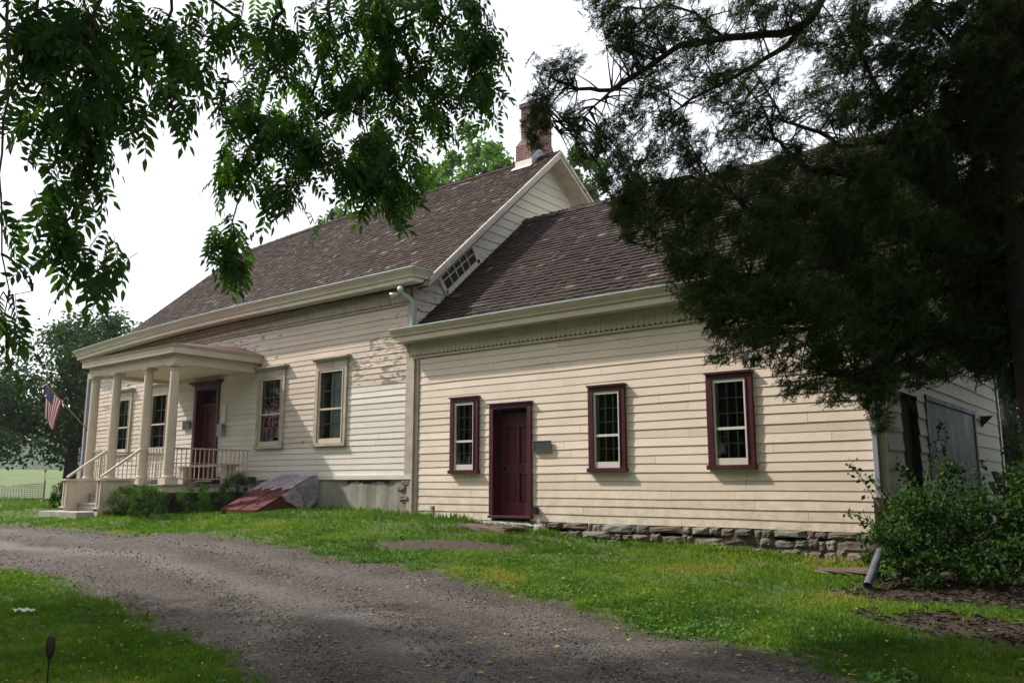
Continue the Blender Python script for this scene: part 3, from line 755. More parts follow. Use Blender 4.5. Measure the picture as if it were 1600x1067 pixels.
# ---------------------------------------------------------------- wing end wall
def clipe(z): return (12.0+max(0, (z-4.72))/WS, 21.0-max(0, (z-4.8))/.59)
eh = [(12.85, 13.85, .8, 2.92), (14.42, 18.3, .6, 2.93)]
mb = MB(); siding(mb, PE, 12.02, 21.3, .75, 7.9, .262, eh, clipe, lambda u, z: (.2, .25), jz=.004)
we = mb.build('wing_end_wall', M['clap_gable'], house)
mb = MB(); wall_core(mb, PE, 12.0, 21.3, .4, 4.7, eh[:1], .15)
mb.face([(EX-.01, 12, 4.7), (EX-.01, 21.3, 4.7), (EX-.01, WRY, 7.95)]); mb.box(GX, EX, 21.25, 21.3, .5, 4.7)
mb.build('wall_core', M['interior'], we)
mb = MB(); pbox(mb, PE, 12.85, 13.85, .8, 2.92, -.14, -.10)  # dark panel stands in for the shade inside the doorway
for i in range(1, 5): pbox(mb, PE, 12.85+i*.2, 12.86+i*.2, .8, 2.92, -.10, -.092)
mb.build('doorway_shade_panel', M['dark'], we)
mb = MB(); pbox(mb, PE, 14.4, 18.32, .85, 2.9, 0, .012)
for (a, b, c, e) in ((14.34, 14.40, .8, 3.0), (18.32, 18.38, .8, 3.0), (14.34, 18.38, 2.92, 3.0), (18.25, 18.32, .85, 2.9)): pbox(mb, PE, a, b, c, e, 0, .035)
pn = mb.build('boarded_opening', M['plywood'], we)
mb = MB(); mb.faces([PE(19.0, 2.95, 0), PE(19.35, 2.95, 0), PE(19.0, 2.95, .25), PE(19.0, 2.7, 0)], [(0,1,2), (0,2,3), (0,3,1), (1,3,2)]); mb.build('metal_bracket', M['black'], we)
mb = MB(); pbox(mb, PE, 21.2, 21.32, .8, 4.75, 0, .03); mb.build('corner_board', M['white'], we)
# wing rake
mb = MB(); rake(mb, WX1-.04, WX1, 11.7, WRZ-WS*(WRY-11.7)+.02, WRY, WRZ+.02, .2); rake(mb, WX1-.04, WX1, WRY, WRZ+.02, 21.8, WRZ-.59*(21.8-WRY), .2); mb.build('rake_boards', M['cream'], rw)

# ---------------------------------------------------------------- chimney
mb = MB()
cx0, cx1, cy0, cy1 = -12.98, -12.45, 16.48, 17.5
def ring(x0, x1, y0, y1, z): return [(x0, y0, z), (x1, y0, z), (x1, y1, z), (x0, y1, z)]
rings = [ring(cx0, cx1, cy0, cy1, 9.2), ring(cx0, cx1, cy0, cy1, 10.42), ring(cx0+.10, cx1-.02, cy0+.1, cy1-.1, 10.62), ring(cx0+.10, cx1-.02, cy0+.1, cy1-.1, 11.12)]
def stack(mb_, rings):
    for a, b in zip(rings, rings[1:]):
        for i in range(4): mb_.face([a[i], a[(i+1) % 4], b[(i+1) % 4], b[i]])
    mb_.face(rings[-1])
k = (cx0+.10, cx1-.02, cy0+.1, cy1-.1)
def rr(e, z): return ring(k[0]-e, k[1]+e, k[2]-e, k[3]+e, z)
stack(mb, rings+[rr(.03, 11.12), rr(.035, 11.20), rr(.0, 11.20), rr(0, 11.5), rr(.035, 11.5), rr(.04, 11.62), rr(-.02, 11.66)])
ch = mb.build('chimney', M['brick'], house, bevel=.006)
mb = MB()
mb.box(cx0-.012, cx1+.012, cy0-.014, cy0+.0, 9.6, 9.98); zf = lambda y: 5.87+MS*(y-12.13)
mb.face([(cx0-.08, cy0-.12, zf(cy0-.12)+.05), (cx1+.03, cy0-.12, zf(cy0-.12)+.05), (cx1+.03, cy0, zf(cy0)+.06), (cx0-.08, cy0, zf(cy0)+.06)])
mb.build('flashing', M['white'], ch)
mb = MB()
mb.faces([(cx1+.012, cy0-.01, zf(cy0)-.1), (cx1+.012, cy1, 9.5), (cx1+.012, cy1, 10.05), (cx1+.012, APY, 10.35), (cx1+.012, cy0-.01, 10.05)], [(0,1,2,3,4)])
mb.build('lead_flashing', M['downs'], ch)

# ---------------------------------------------------------------- downspouts and lamp on the house
mb = MB(); mb.tube([(-12.22, 11.70, 5.60), (-12.21, 11.70, 5.50), (-12.17, 11.74, 5.44), (-12.11, 11.84, 5.38), (-12.09, 11.90, 5.30), (-12.09, 11.90, 4.72)], .043, 12)
mb.build('downspout', M['zinc'], house, smooth=True)
mb = MB(); mb.box(-3.25, -3.175, 11.88, 11.955, 1.42, 4.45); dn = mb.build('downspout', M['downs'], house, bevel=.01)
mb = MB(); mb.box(-3.275, -3.135, 11.85, 11.965, .6, 1.43); mb.build('drain_boot', M['rust'], dn)
mb = MB(); mb.box(-26.17, -26.08, 11.86, 11.95, 1.1, 5.2); mb.build('downspout', M['downs'], house, warp=True)
pipe = MB(); p0 = np.array([-2.84, 10.42, .84]); p1 = np.array([-2.84, 9.82, gz(-2.84, 9.82)+.055])
pipe.tube([p0, p1], .048, 14, cap=False); pipe.tube([p0, p1], .043, 14, cap=False)
tag(pipe.build('drain_pipe', M['pipe'], smooth=True), 'grey drain pipe poking out of the shrub onto the lawn', 'pipe')
mb = MB(); mb.tube([(-12.3, 11.75, 5.56), (-12.3, 11.75, 5.52)], .05, 10)
fl = mb.build('flood_lamp', M['zinc'], house)
for (a, b) in (((-12.33, 11.75, 5.50), (-12.47, 11.62, 5.44)), ((-12.25, 11.72, 5.51), (-12.1, 11.55, 5.52))):
    m2 = MB(); d = (Vector(b)-Vector(a)); m2.tube([Vector(a), Vector(a)+d*.4, Vector(b)], [.03, .035, .062], 12); m2.build('lamp_head', M['lamp'], fl, smooth=True)
mb = MB(); mb.box(-9.04, -8.93, 11.90, 11.98, 1.09, 1.21); mb.tube([(-9.075, 11.955, 1.15), (-9.09, 11.955, 1.45), (-9.09, 11.955, 1.55)], .012, 6); mb.build('outlet_box', M['black'], house)

# ---------------------------------------------------------------- porch
CXS = (-21.35, -20.25, -18.74, -17.6); CYY = 9.9
mb = MB(); mb.box(-21.68, -17.36, 9.66, 11.97, 1.42, 1.575)
porch = mb.build('porch', M['cream'], house, bevel=.004); porch['label'] = 'small front porch on four round columns'
mb = MB(); n = 34
for i in range(n): a = 9.63+i*(11.96-9.63)/n; mb.box(-21.71, -17.33, a, a+(11.96-9.63)/n-.004, 1.575, 1.60)
mb.build('porch_floor', M['floor'], porch)
mb = MB()
for (x0_, x1_, y0_, y1_) in ((-21.6, -17.42, 9.72, 9.75), (-17.45, -17.42, 9.75, 11.95), (-21.6, -21.57, 9.75, 11.95)):
    if x1_-x0_ > 1:
        m_ = int((x1_-x0_)/.1)
        for i in range(m_):
            a = x0_+i*.1; mb.bar((a, y0_, .8), (a+.6, y0_, 1.42), .02, .012); mb.bar((a+.6, y0_+.012, .8), (a, y0_+.012, 1.42), .02, .012)
    else:
        for i in range(-5, 21):
            a = y0_+i*.1
            mb.bar((x0_, max(a, y0_), .8+max(0, y0_-a)), (x0_, min(a+.6, y1_), 1.42-max(0, a+.6-y1_)), .012, .02); mb.bar((x0_+.012, min(a+.6, y1_), .8+max(0, a+.6-y1_)), (x0_+.012, max(a, y0_), 1.42-max(0, y0_-a)), .012, .02)
mb.build('lattice_skirt', M['dark'], porch)
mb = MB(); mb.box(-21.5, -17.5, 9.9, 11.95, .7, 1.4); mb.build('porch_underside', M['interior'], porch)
def column(x):
    c = MB(); c.box(x-.15, x+.15, CYY-.15, CYY+.15, 1.602, 1.73)
    c.lathe((x, CYY, 1.73), [(.14, 0), (.145, .02), (.14, .045), (.118, .055), (.112, .08)], 20)
    pr = [(.112*(1-.13*(i/10)**1.6), .08+i*.232) for i in range(11)]
    c.lathe((x, CYY, 1.73), pr+[(.097, 2.40), (.108, 2.41), (.108, 2.425), (.099, 2.43), (.099, 2.46), (.125, 2.485), (.128, 2.50)], 22)
    c.box(x-.14, x+.14, CYY-.14, CYY+.14, 4.232, 4.272)
    o = c.build('column', M['cream'], porch)
    for p in o.data.polygons: p.use_smooth = abs(p.normal.z) < .9 and len(p.vertices) == 4
    md = o.modifiers.new('es', 'EDGE_SPLIT'); md.split_angle = R(40)
for x in CXS: column(x)
mb = MB()
mb.box(-21.5, -17.45, 9.78, 10.02, 4.275, 4.50); mb.box(-21.5, -21.27, 10.02, 11.98, 4.275, 4.498); mb.box(-17.68, -17.45, 10.02, 11.98, 4.275, 4.498)
mb.build('porch_beam', M['cream'], porch)
mb = MB(); sweep(mb, [(-21.5, 11.99), (-21.5, 9.78), (-17.45, 9.78), (-17.45, 11.99)], [(.0, 4.50), (.13, 4.50), (.135, 4.63), (.16, 4.65), (.185, 4.69), (.0, 4.69)])
mb.build('porch_cornice', M['cream'], porch)
mb = MB(); mb.face([(-21.3, 10.0, 4.36), (-17.6, 10.0, 4.36), (-17.6, 11.99, 4.36), (-21.3, 11.99, 4.36)]); mb.build('porch_ceiling', M['ceil'], porch)
mb = MB(); zt = 4.99
A = [(-21.69, 9.58, 4.695), (-17.26, 9.58, 4.695), (-17.26, 11.985, 4.695), (-21.69, 11.985, 4.695)]
T = [(-20.6, 11.985, zt), (-18.3, 11.985, zt), (-18.3, 11.2, zt-.04), (-20.6, 11.2, zt-.04)]
mb.face([A[0], A[1], T[2], T[3]]); mb.face([A[1], A[2], T[1], T[2]]); mb.face([A[3], A[0], T[3], T[0]]); mb.face([T[3], T[2], T[1], T[0]])
mb.build('porch_roof', M['brown'], porch)
def railing(p, q, n):
    r_ = MB(); p = Vector(p); q = Vector(q)
    for z, h in ((2.40, .035), (2.07, .018), (1.72, .025)): r_.bar((p.x, p.y, z), (q.x, q.y, z), .045 if z > 2.3 else .025, h)
    for i in range(n):
        s_ = p.lerp(q, (i+.5)/n); r_.box(s_.x-.009, s_.x+.009, s_.y-.009, s_.y+.009, 1.72, 2.4)
    r_.build('railing', M['iron'], porch)
railing((-17.6, 10.02, 0), (-17.6, 11.95, 0), 17); railing((-21.35, 10.02, 0), (-21.35, 11.95, 0), 17)
railing((-21.22, CYY, 0), (-20.35, CYY, 0), 9); railing((-18.6, CYY, 0), (-17.73, CYY, 0), 7)
# steps with cheek walls
mb = MB()
for i, (ya, zt_) in enumerate(((9.42, 1.39), (9.18, 1.18))):
    mb.box(-20.18, -18.75, ya+.02, 9.655, zt_-.21, zt_-.03); 
mb.box(-20.18, -18.75, 9.2, 9.64, .8, .98)
st = mb.build('steps', M['cream'], porch)
mb = MB()
for ya, zt_ in ((9.42, 1.39), (9.18, 1.18)): mb.box(-20.19, -18.745, ya-.02, ya+.27, zt_-.03, zt_)
mb.build('step_treads', M['floor'], porch)
def cheek(x0_, x1_):
    m_ = MB(); m_.box(x0_+.02, x1_-.02, 8.92, 9.655, .85, 1.68)
    m_.box(x0_-.02, x1_+.02, 8.86, 9.66, 1.685, 1.725)
    for xs in (x0_, x1_-.05): m_.box(xs, xs+.05, 8.89, 8.925, 1.1, 1.68)
    m_.box(x0_-.03, x1_+.03, 8.85, 8.97, .8, 1.1); m_.box(x0_-.02, x1_+.02, 8.85, 9.655, 1.02, 1.07)
    for i in range(5):
        y_ = 8.94+i*.15
        for xs in (x0_+.005, x1_-.02): m_.box(xs, xs+.015, y_, y_+.04, 1.07, 1.68)
    o_ = m_.build('cheek_wall', M['cream'], porch, bevel=.004); return o_
cheek(-20.38, -20.2); cheek(-18.74, -18.56)
for xs in (-20.29, -18.65):
    m_ = MB(); m_.bar((xs, 8.93, 1.76), (xs, 9.80, 2.40), .045, .05); m_.build('handrail', M['cream'], porch)
mb = MB(); mb.box(-20.6, -18.7, 8.5, 9.15, .80, 1.0, j=.012); tag(mb.build('stone_slab', M['slab'], bevel=.012), 'grey stone slab at the foot of the porch steps', 'stone slab')
bench = empty('bench', (-18.8, 11.65, 1.6), 'low wooden bench on the porch against the wall', 'bench')
mb = MB(); mb.box(-20.0, -17.75, 11.45, 11.8, 2.03, 2.07); mb.build('seat', M['creamold'], bench)
for x in (-19.85, -17.95):
    mb = MB(); mb.box(x-.12, x+.12, 11.5, 11.75, 1.602, 2.03); mb.build('leg', M['creamold'], bench, bevel=.01)

# ---------------------------------------------------------------- things fixed to the wall
def plaque(name, u0, u1, z0, z1, rows, mat, label):
    e = MB(); pbox(e, PF, u0, u1, z0, z1, .03, .055); o = e.build(name, M[mat], bevel=.003); tag(o, label, 'sign')
    e = MB(); b = .012
    for (a, c, d, g) in ((u0, u1, z0, z0+b), (u0, u1, z1-b, z1), (u0, u0+b, z0+b, z1-b), (u1-b, u1, z0+b, z1-b)): pbox(e, PF, a, c, d, g, .055, .063)
    for r in range(rows):
        z = z1-(z1-z0)*(r+1)/(rows+1); u = u0+.05
        while u < u1-.06:
            w = random.uniform(.02, .05); pbox(e, PF, u, min(u+w, u1-.045), z-.008, z+.008, .055, .058); u += w+.012
    e.build('raised_border_and_lines', M['letter'], o)
plaque('plaque', -9.02, -8.64, 2.175, 2.36, 3, 'signplate', 'small dark plaque on the cream wall right of the side door')
plaque('plaque', -20.68, -20.32, 3.03, 3.24, 4, 'greenplate', 'small dark green sign left of the front door')
mbx = MB(); mbx.box(-18.93, -18.73, 11.86, 11.97, 2.78, 3.05); mbx.tube([(-18.93, 11.915, 3.05), (-18.73, 11.915, 3.05)], .055, 12)
mbo = tag(mbx.build('mailbox', M['downs'], bevel=.004), 'grey metal mailbox on the wall right of the front door', 'mailbox')
m_ = MB(); m_.box(-18.95, -18.92, 11.88, 11.9, 2.8, 2.95); m_.build('mailbox_flag', M['black'], mbo)
for k, (a, b) in enumerate(((3.34, 3.58), (3.09, 3.31))):
    m_ = MB(); m_.box(-18.93, -18.74, 11.968, 11.974, a, b); tag(m_.build('notice', M['paper']), ('upper' if k == 0 else 'lower')+' of two white paper notices above the mailbox', 'notice', 'paper notices beside the front door')

# ---------------------------------------------------------------- flag
fb = np.array([-25.9, 11.9, 3.2]); ft = np.array([-27.0, 10.97, 4.66])
flag = empty('flag', tuple(fb), 'striped flag hanging from a slanted pole at the far left corner of the house', 'flag')
m_ = MB(); m_.tube([fb, ft], .016, 8); m_.tube([ft, ft+(ft-fb)*.02], .03, 8); m_.build('flag_pole', M['polewood'], flag)
m_ = MB(); m_.tube([fb+np.array([.05, .06, -.03]), fb+np.array([-.04, -.05, .05])], .03, 8); m_.build('pole_bracket', M['black'], flag)
pa = fb+(ft-fb)*.98; pb = fb+(ft-fb)*.60
nu, nv = 52, 39; V = np.zeros((nv+1, nu+1, 3)); Lf = 1.02
for j in range(nv+1):
    s_ = j/nv; h_ = pa*(1-s_)+pb*s_
    for i in range(nu+1):
        u = i/nu
        gather = .55*u**.8
        cxy = (pa*.62+pb*.38)
        x = h_*(1-gather)+cxy*gather
        fold = .055*u*math.sin(s_*9+u*1.5)+.03*u*math.sin(s_*17)
        V[j, i] = [x[0]+fold*.75-.05*u, x[1]-fold*.75, h_[2]-Lf*u*(.98-.12*s_)*1.0+ (0)]
        V[j, i, 2] += -.02*math.sin(s_*6)*u
fl_ = MB()
for j in range(nv):
    for i in range(nu):
        st_ = int(j/nv*13); red = st_ % 2 == 0
        fl_.mi = 2 if (i < nu*.4 and j < nv*7/13) else (0 if red else 1)
        fl_.face([V[j, i], V[j, i+1], V[j+1, i+1], V[j+1, i]])
# fine split of the stripes needs exact rows
FR = simple('flag_red', (.50, .025, .05), .8, .05, 5, 0); FWh = simple('flag_white', (.78, .74, .76), .8, .04, 5, 0); FB_ = simple('flag_blue', (.025, .03, .14), .8, .05, 5, 0)
fl_.mi = 1
for r in range(9):
    for c in range(6 if r % 2 == 0 else 5):
        u = (.5+c+(0 if r % 2 == 0 else .5))/6*.38+.01; s_ = (r+.8)/10.2*7/13
        P_ = V[int(s_*nv), int(u*nu)]; a = V[int(s_*nv), min(int(u*nu)+2, nu)]-P_; b = V[min(int(s_*nv)+2, nv), int(u*nu)]-P_
        a = a/np.linalg.norm(a); b = b/np.linalg.norm(b); nn = np.cross(a, b)
        for sg in (-1, 1):
            pts = [P_+nn*.004*sg+(a*math.cos(k*PI/5)+b*math.sin(k*PI/5))*(.014 if k % 2 == 0 else .006) for k in range(10)]
            fl_.face(pts)
fl_.build('flag_cloth', [FR, FWh, FB_], flag)

# ---------------------------------------------------------------- cellar bulkhead with plastic sheet
bk = empty('cellar_bulkhead', (-15.65, 11.2, 1.05), 'sloping dark red cellar hatch against the house wall', 'cellar hatch')
BX0, BX1, BY0, BY1, BZ0, BZ1 = -16.3, -15.0, 10.42, 11.93, 1.06, 1.79
def bp(u, v, h=0.):  # u across 0..1, v down the slope 0..1
    n_ = Vector((0, -(BZ1-BZ0), (BY1-BY0))).normalized()
    return Vector((BX0+(BX1-BX0)*u, BY1+(BY0-BY1)*v, BZ1+(BZ0-BZ1)*v))+n_*h
for X in (BX0+.02, BX1-.02):
    m_ = MB(); m_.faces([(X-.02, BY1, .8), (X+.02, BY1, .8), (X-.02, BY0, .8), (X+.02, BY0, .8), (X-.02, BY1, BZ1-.02), (X+.02, BY1, BZ1-.02), (X-.02, BY0, BZ0-.02), (X+.02, BY0, BZ0-.02)],
             [(0,1,3,2), (4,6,7,5), (0,2,6,4), (1,5,7,3), (2,3,7,6), (0,4,5,1)]); m_.build('side_wall', M['bulk'], bk)
for a, b, h in ((.0, .52, .028), (.505, 1.0, .012)):
    m_ = MB(); pts = [bp(a, 0, h-.02), bp(b, 0, h-.02), bp(b, 1, h-.02), bp(a, 1, h-.02), bp(a, 0, h), bp(b, 0, h), bp(b, 1, h), bp(a, 1, h)]
    m_.faces(pts, [(0,3,2,1), (4,5,6,7), (0,1,5,4), (1,2,6,5), (2,3,7,6), (3,0,4,7)])
    lf = m_.build('door_leaf', M['bulk'], bk, bevel=.004)
    m_ = MB(); c = bp((a+b)/2, .82, h+.012); m_.bar(c-Vector((.0, .05, .03)), c+Vector((0, .05, .03)), .015, .015); m_.build('handle', M['black'], lf)
    for v_ in (.25, .62, .9):
        m_ = MB(); e0, e1 = (a+.03, a+.2) if a == 0 else (b-.2, b-.03); m_.bar(bp(e0, v_, h+.006), bp(e1, v_, h+.006), .045, .008); m_.build('strap_hinge', M['bulk'], lf)
m_ = MB(); m_.bar(bp(.0, 1.01, .0), bp(1.0, 1.01, .0), .06, .05); m_.build('bottom_rail', M['bulk'], bk)
m_ = MB(); n_ = 26; G = []
for j in range(n_+1):
    for i in range(n_+1):
        u = -.03+1.06*i/n_; v = j/n_*(.47+.05*math.sin(i*.9)+.03*math.sin(i*2.3)); G.append(bp(u, v, .04+.008*math.sin(i*1.7+j*.9)+.006*random.random()+ (.02 if i > n_*.5 else .02)))
m_.faces(G, [(j*(n_+1)+i, j*(n_+1)+i+1, (j+1)*(n_+1)+i+1, (j+1)*(n_+1)+i) for j in range(n_) for i in range(n_)])
G = []
for j in range(n_+1):   # flap hanging down the right side
    for i in range(n_+1):
        v = .62*i/n_; top = bp(1.03, v, .045); drop = (BZ1-1.12)*math.sin(min(1, (i/n_)*1.25)*PI*.5+.0)**1.0
        drop = .66*(1-abs(i/n_-.30)/.7)**.7 if i/n_ > .3 else .66*(.75+.25*i/n_/.3)
        G.append(top+Vector((.03+.05*(j/n_)+.025*math.sin(i*.8+j*.2)*(j/n_), .02*math.sin(j), -max(.02, drop)*j/n_)))
m_.faces(G, [(j*(n_+1)+i, j*(n_+1)+i+1, (j+1)*(n_+1)+i+1, (j+1)*(n_+1)+i) for j in range(n_) for i in range(n_)])
sh = tag(m_.build('plastic_sheet', M['sheet'], smooth=True), 'clear plastic sheet draped over the top of the cellar hatch', 'plastic sheet')
m_ = MB(); m_.bar(bp(-.03, 0, .05), bp(1.03, 0, .05), .03, .02); m_.bar(bp(-.02, .02, .05), bp(-.02, .6, .05), .02, .012); m_.build('blue_tape_edge', M['tape'], sh)

# ---------------------------------------------------------------- small things on the ground
def rock(name, c, sx, sy, sz, mat, label, cat='stone', seed=0, rot=0, flat=.6):
    r_ = random.Random(seed); import bmesh
    bm = bmesh.new(); bmesh.ops.create_icosphere(bm, subdivisions=4, radius=1)
    ph = [r_.uniform(0, 6) for _ in range(6)]
    for v in bm.verts:
        p = v.co.copy(); m = max(abs(p.x), abs(p.y)); p = p*(1+.35*(1/max(m, .6)-1)*(1 if abs(p.z) < .9 else .3))
        p.z = max(-.6, min(flat, p.z))
        k_ = 1+.10*math.sin(p.x*4+ph[0])*math.sin(p.y*5+ph[1])+.05*math.sin(p.x*9+p.z*7+ph[2])
        p = Vector((p.x*k_, p.y*k_, p.z+.12*math.sin(p.x*3+ph[3])+.06*math.sin(p.y*7+p.x*6+ph[4])))
        v.co = Vector((p.x*sx, p.y*sy, p.z*sz))
    bmesh.ops.rotate(bm, verts=bm.verts, cent=(0,0,0), matrix=Matrix.Rotation(rot, 3, 'Z')); bmesh.ops.translate(bm, verts=bm.verts, vec=c)
    me = bpy.data.meshes.new(name); bm.to_mesh(me); bm.free()
    return tag(link_mesh(name, me, M[mat]), label, cat)
rock('doorstep_stone', (-9.6, 11.42, .80), .66, .30, .15, 'redstone', 'rough reddish doorstep stone below the side door', 'stone', 3, .05)
rock('flat_stone', (-3.42, 11.0, gz(-3.42, 11.0)+.035), .36, .28, .05, 'redstone', 'flat mossy stone beside the drain pipe', 'stone', 5, .7)
rock('stone_block', (-8.82, 11.86, .86), .12, .07, .08, 'slab', 'small grey stone at the right end of the doorstep', 'stone', 8)
rock('stone_ledge', (-9.6, 11.88, .89), .62, .10, .07, 'slab', 'long grey stone ledge tucked under the side door sill', 'stone', 11)
m_ = MB(); m_.box(-11.46, -11.38, 11.86, 11.9, .95, 1.19, j=.01); tag(m_.build('wooden_stake', M['oldwood']), 'short weathered wooden stake leaning on the wing wall', 'stake')
m_ = MB(); m_.tube([(-16.84, 11.6, 1.05), (-16.84, 11.6, 1.62)], .05, 12); m_.tube([(-16.84, 11.6, 1.62), (-16.84, 11.6, 1.70)], [.035, .02], 10); m_.lathe((-16.84, 11.6, 1.70), [(.02, 0), (.05, .02), (.05, .05), (.02, .07)], 12)
tag(m_.build('standpipe', M['black'], smooth=True), 'dark water standpipe with round knob beside the porch', 'standpipe')
lp = empty('marker_stake', (-30.05, 12.5, gz(-30.05, 12.5)), 'thin marker stake with a red disc standing in the far lawn', 'marker stake')
zb = gz(-30.05, 12.5)
m_ = MB(); m_.tube([(-30.05, 12.5, zb), (-30.05, 12.5, zb+1.05)], .009, 6); m_.build('rod', M['oldwood'], lp)
m_ = MB(); m_.tube([(-30.06, 12.49, zb+1.1), (-30.04, 12.51, zb+1.1)], .06, 14); m_.build('red_disc', M['red'], lp)
m_ = MB(); m_.lathe((-30.05, 12.5, zb), [(.02, 0), (.09, .04), (.10, .09), (.06, .14), (.01, .15)], 12); m_.build('base', M['black'], lp)
mx, my = -6.40, 2.80; zb = gz(mx, my)
ms = empty('garden_torch', (mx, my, zb), 'rusty oval head on a thin rod in the near left grass', 'garden torch')
m_ = MB(); m_.tube([(mx, my, zb-.05), (mx+.01, my, zb+.29)], .006, 8); m_.build('rod', M['black'], ms)
m_ = MB(); m_.lathe((mx+.01, my, zb+.27), [(.006, 0), (.018, .02), (.027, .05), (.031, .09), (.029, .13), (.020, .155), (.007, .165)], 16); m_.build('head', M['rust'], ms, smooth=True)
# paper scrap
px_, py_ = -9.68, 3.93; G = []
for j in range(7):
    for i in range(9): G.append((px_+(i-4)*.018+(j-3)*.01, py_+(j-3)*.02+(i-4)*.006, gz(px_, py_)+.055+.012*math.sin(i*1.3)+.01*math.sin(j*2.1+i)))
m_ = MB(); m_.faces(G, [(j*9+i, j*9+i+1, (j+1)*9+i+1, (j+1)*9+i) for j in range(6) for i in range(8)]); tag(m_.build('paper_scrap', M['paper']), 'crumpled pale scrap of paper in the shaded near grass', 'paper scrap')
# net
nt = empty('net_fence', (-37.2, 14.6, gz(-37.2, 14.6)), 'low grey net stretched across the far edge of the lawn', 'net')
A = np.array([-40.5, 11.9, 0]); B = np.array([-36.5, 15.2, 0]); za_ = .86; hN = .56
m_ = MB(); N_ = 46
for i in range(N_+1): p = A+(B-A)*i/N_; z_ = gz(p[0], p[1])+.12; m_.tube([(p[0], p[1], z_), (p[0], p[1], z_+hN-.05*math.sin(i/N_*PI))], .010, 4, cap=False)
for k in range(8):
    pts = []
    for i in range(0, N_+1, 2): p = A+(B-A)*i/N_; z_ = gz(p[0], p[1])+.12; pts.append((p[0], p[1], z_+(hN-.05*math.sin(i/N_*PI))*k/7))
    m_.tube(pts, .012 if k in (0, 7) else .009, 4, cap=False)
m_.build('netting', M['downs'], nt)
for p in (A, B):
    m_ = MB(); z_ = gz(p[0], p[1]); m_.tube([(p[0], p[1], z_), (p[0], p[1], z_+.82)], .035, 8); m_.build('post', M['oldwood'], nt)

# leaning boards by the wing end
lb = MB()
for k_, (y, h, tt) in enumerate(((18.7, 1.1, .1), (18.95, 1.3, .16), (19.2, 1.2, .1), (19.5, 1.0, .2))):
    lb.bar((EX+.55, y, .55), (EX+.12+.03*k_, y+tt, .55+h), .18, .03)
tag(lb.build('leaning_boards', M['dark']), 'dark old boards leaning against the wing end wall', 'boards')


# ---------------------------------------------------------------- driveway and lawn
UX = [-60, -45, -30, -19.52, -17.02, -14.82, -13.12, -11.55, -9.11, -7.54, -5.99, -3.97, -2.62, -2.08, 0, 3, 8]
UY = [7.6, 7.4, 7.3, 7.32, 7.51, 7.65, 7.88, 8.05, 8.03, 7.92, 7.53, 6.84, 6.4, 6.08, 4.9, 3.0, -1]
LX = [-60, -22, -13.53, -12.37, -11.11, -9.91, -8.51, -6.82, -5.38, -3.5, -1, 2, 5, 8]
LY = [4.4, 4.8, 5.12, 5.17, 5.12, 5.02, 4.8, 4.35, 3.97, 3.0, 1.0, -1.6, -5, -9]
def wig(x, s): return .07*np.sin(x*2.3+s)+.05*np.sin(x*5.9+s*2)+.03*np.sin(x*13.7+s*3)
def yU(x): return np.interp(x, UX, UY)+wig(x, 1.)
def yL(x): return np.interp(x, LX, LY)+wig(x, 4.)
def vnoise(x, y, s, seed=0):
    """smooth value noise for masks"""
    r_ = np.random.default_rng(seed).random((64, 64)); u = np.asarray(x)/s+100.3; v = np.asarray(y)/s+100.7
    i = np.floor(u).astype(int); j = np.floor(v).astype(int); f = u-i; g = v-j; f = f*f*(3-2*f); g = g*g*(3-2*g)
    i %= 64; j %= 64; i2 = (i+1) % 64; j2 = (j+1) % 64
    return (r_[i, j]*(1-f)+r_[i2, j]*f)*(1-g)+(r_[i, j2]*(1-f)+r_[i2, j2]*f)*g
def dirt_mask(x, y):
    """bare earth: path patch by the side door, litter under the cedar, worn verge"""
    x = np.asarray(x, float); y = np.asarray(y, float)
    n = vnoise(x, y, .35, 3)*.6+vnoise(x, y, .13, 4)*.4
    def ell(cx_, cy_, a, b, rot):
        dx, dy = x-cx_, y-cy_; c, s = math.cos(rot), math.sin(rot)
        return 1-np.sqrt(((dx*c+dy*s)/a)**2+((-dx*s+dy*c)/b)**2)
    m = np.maximum(ell(-9.05, 9.75, 1.15, .42, .62), ell(-9.6, 10.75, .5, .18, .5)*.8)
    m = np.maximum(m, ell(-1.4, 8.45, 1.1, .55, -.1)*.9); m = np.maximum(m, ell(-1.7, 10.8, 1.4, 1.3, 0)); m = np.maximum(m, ell(-2.6, 9.7, .55, .4, 0)*.6)
    m = np.maximum(m, ell(0.5, 9, 1.8, 2.5, 0))
    e = np.minimum(np.abs(y-yU(x)), np.abs(y-yL(x)))
    return np.maximum(np.clip((m+(n-.5)*.6)*3.5+.35, 0, 1), np.clip((1-e/.30)+(n-.5)*1.8, 0, 1)*.85)
def axis(a, b, st, lo, hi, g=1.12):
    v = list(np.arange(a, b+1e-6, st)); s = st; x = b
    while x < hi: s *= g; x += s; v.append(x)
    s = st; x = a; w = []
    while x > lo: s *= g; x -= s; w.append(x)
    return np.array(w[::-1]+v)
xs = axis(-32, 4, .14, -430, 200); ys = axis(1, 14, .14, -120, 430)
XX, YY = np.meshgrid(xs, ys); ZZ = gh(XX, YY)
V = np.stack([XX, YY, ZZ], -1).reshape(-1, 3); nx = len(xs); ny = len(ys)
ii, jj = np.meshgrid(np.arange(nx-1), np.arange(ny-1)); a = (jj*nx+ii).ravel()
Fq = np.stack([a, a+1, a+nx+1, a+nx], 1)
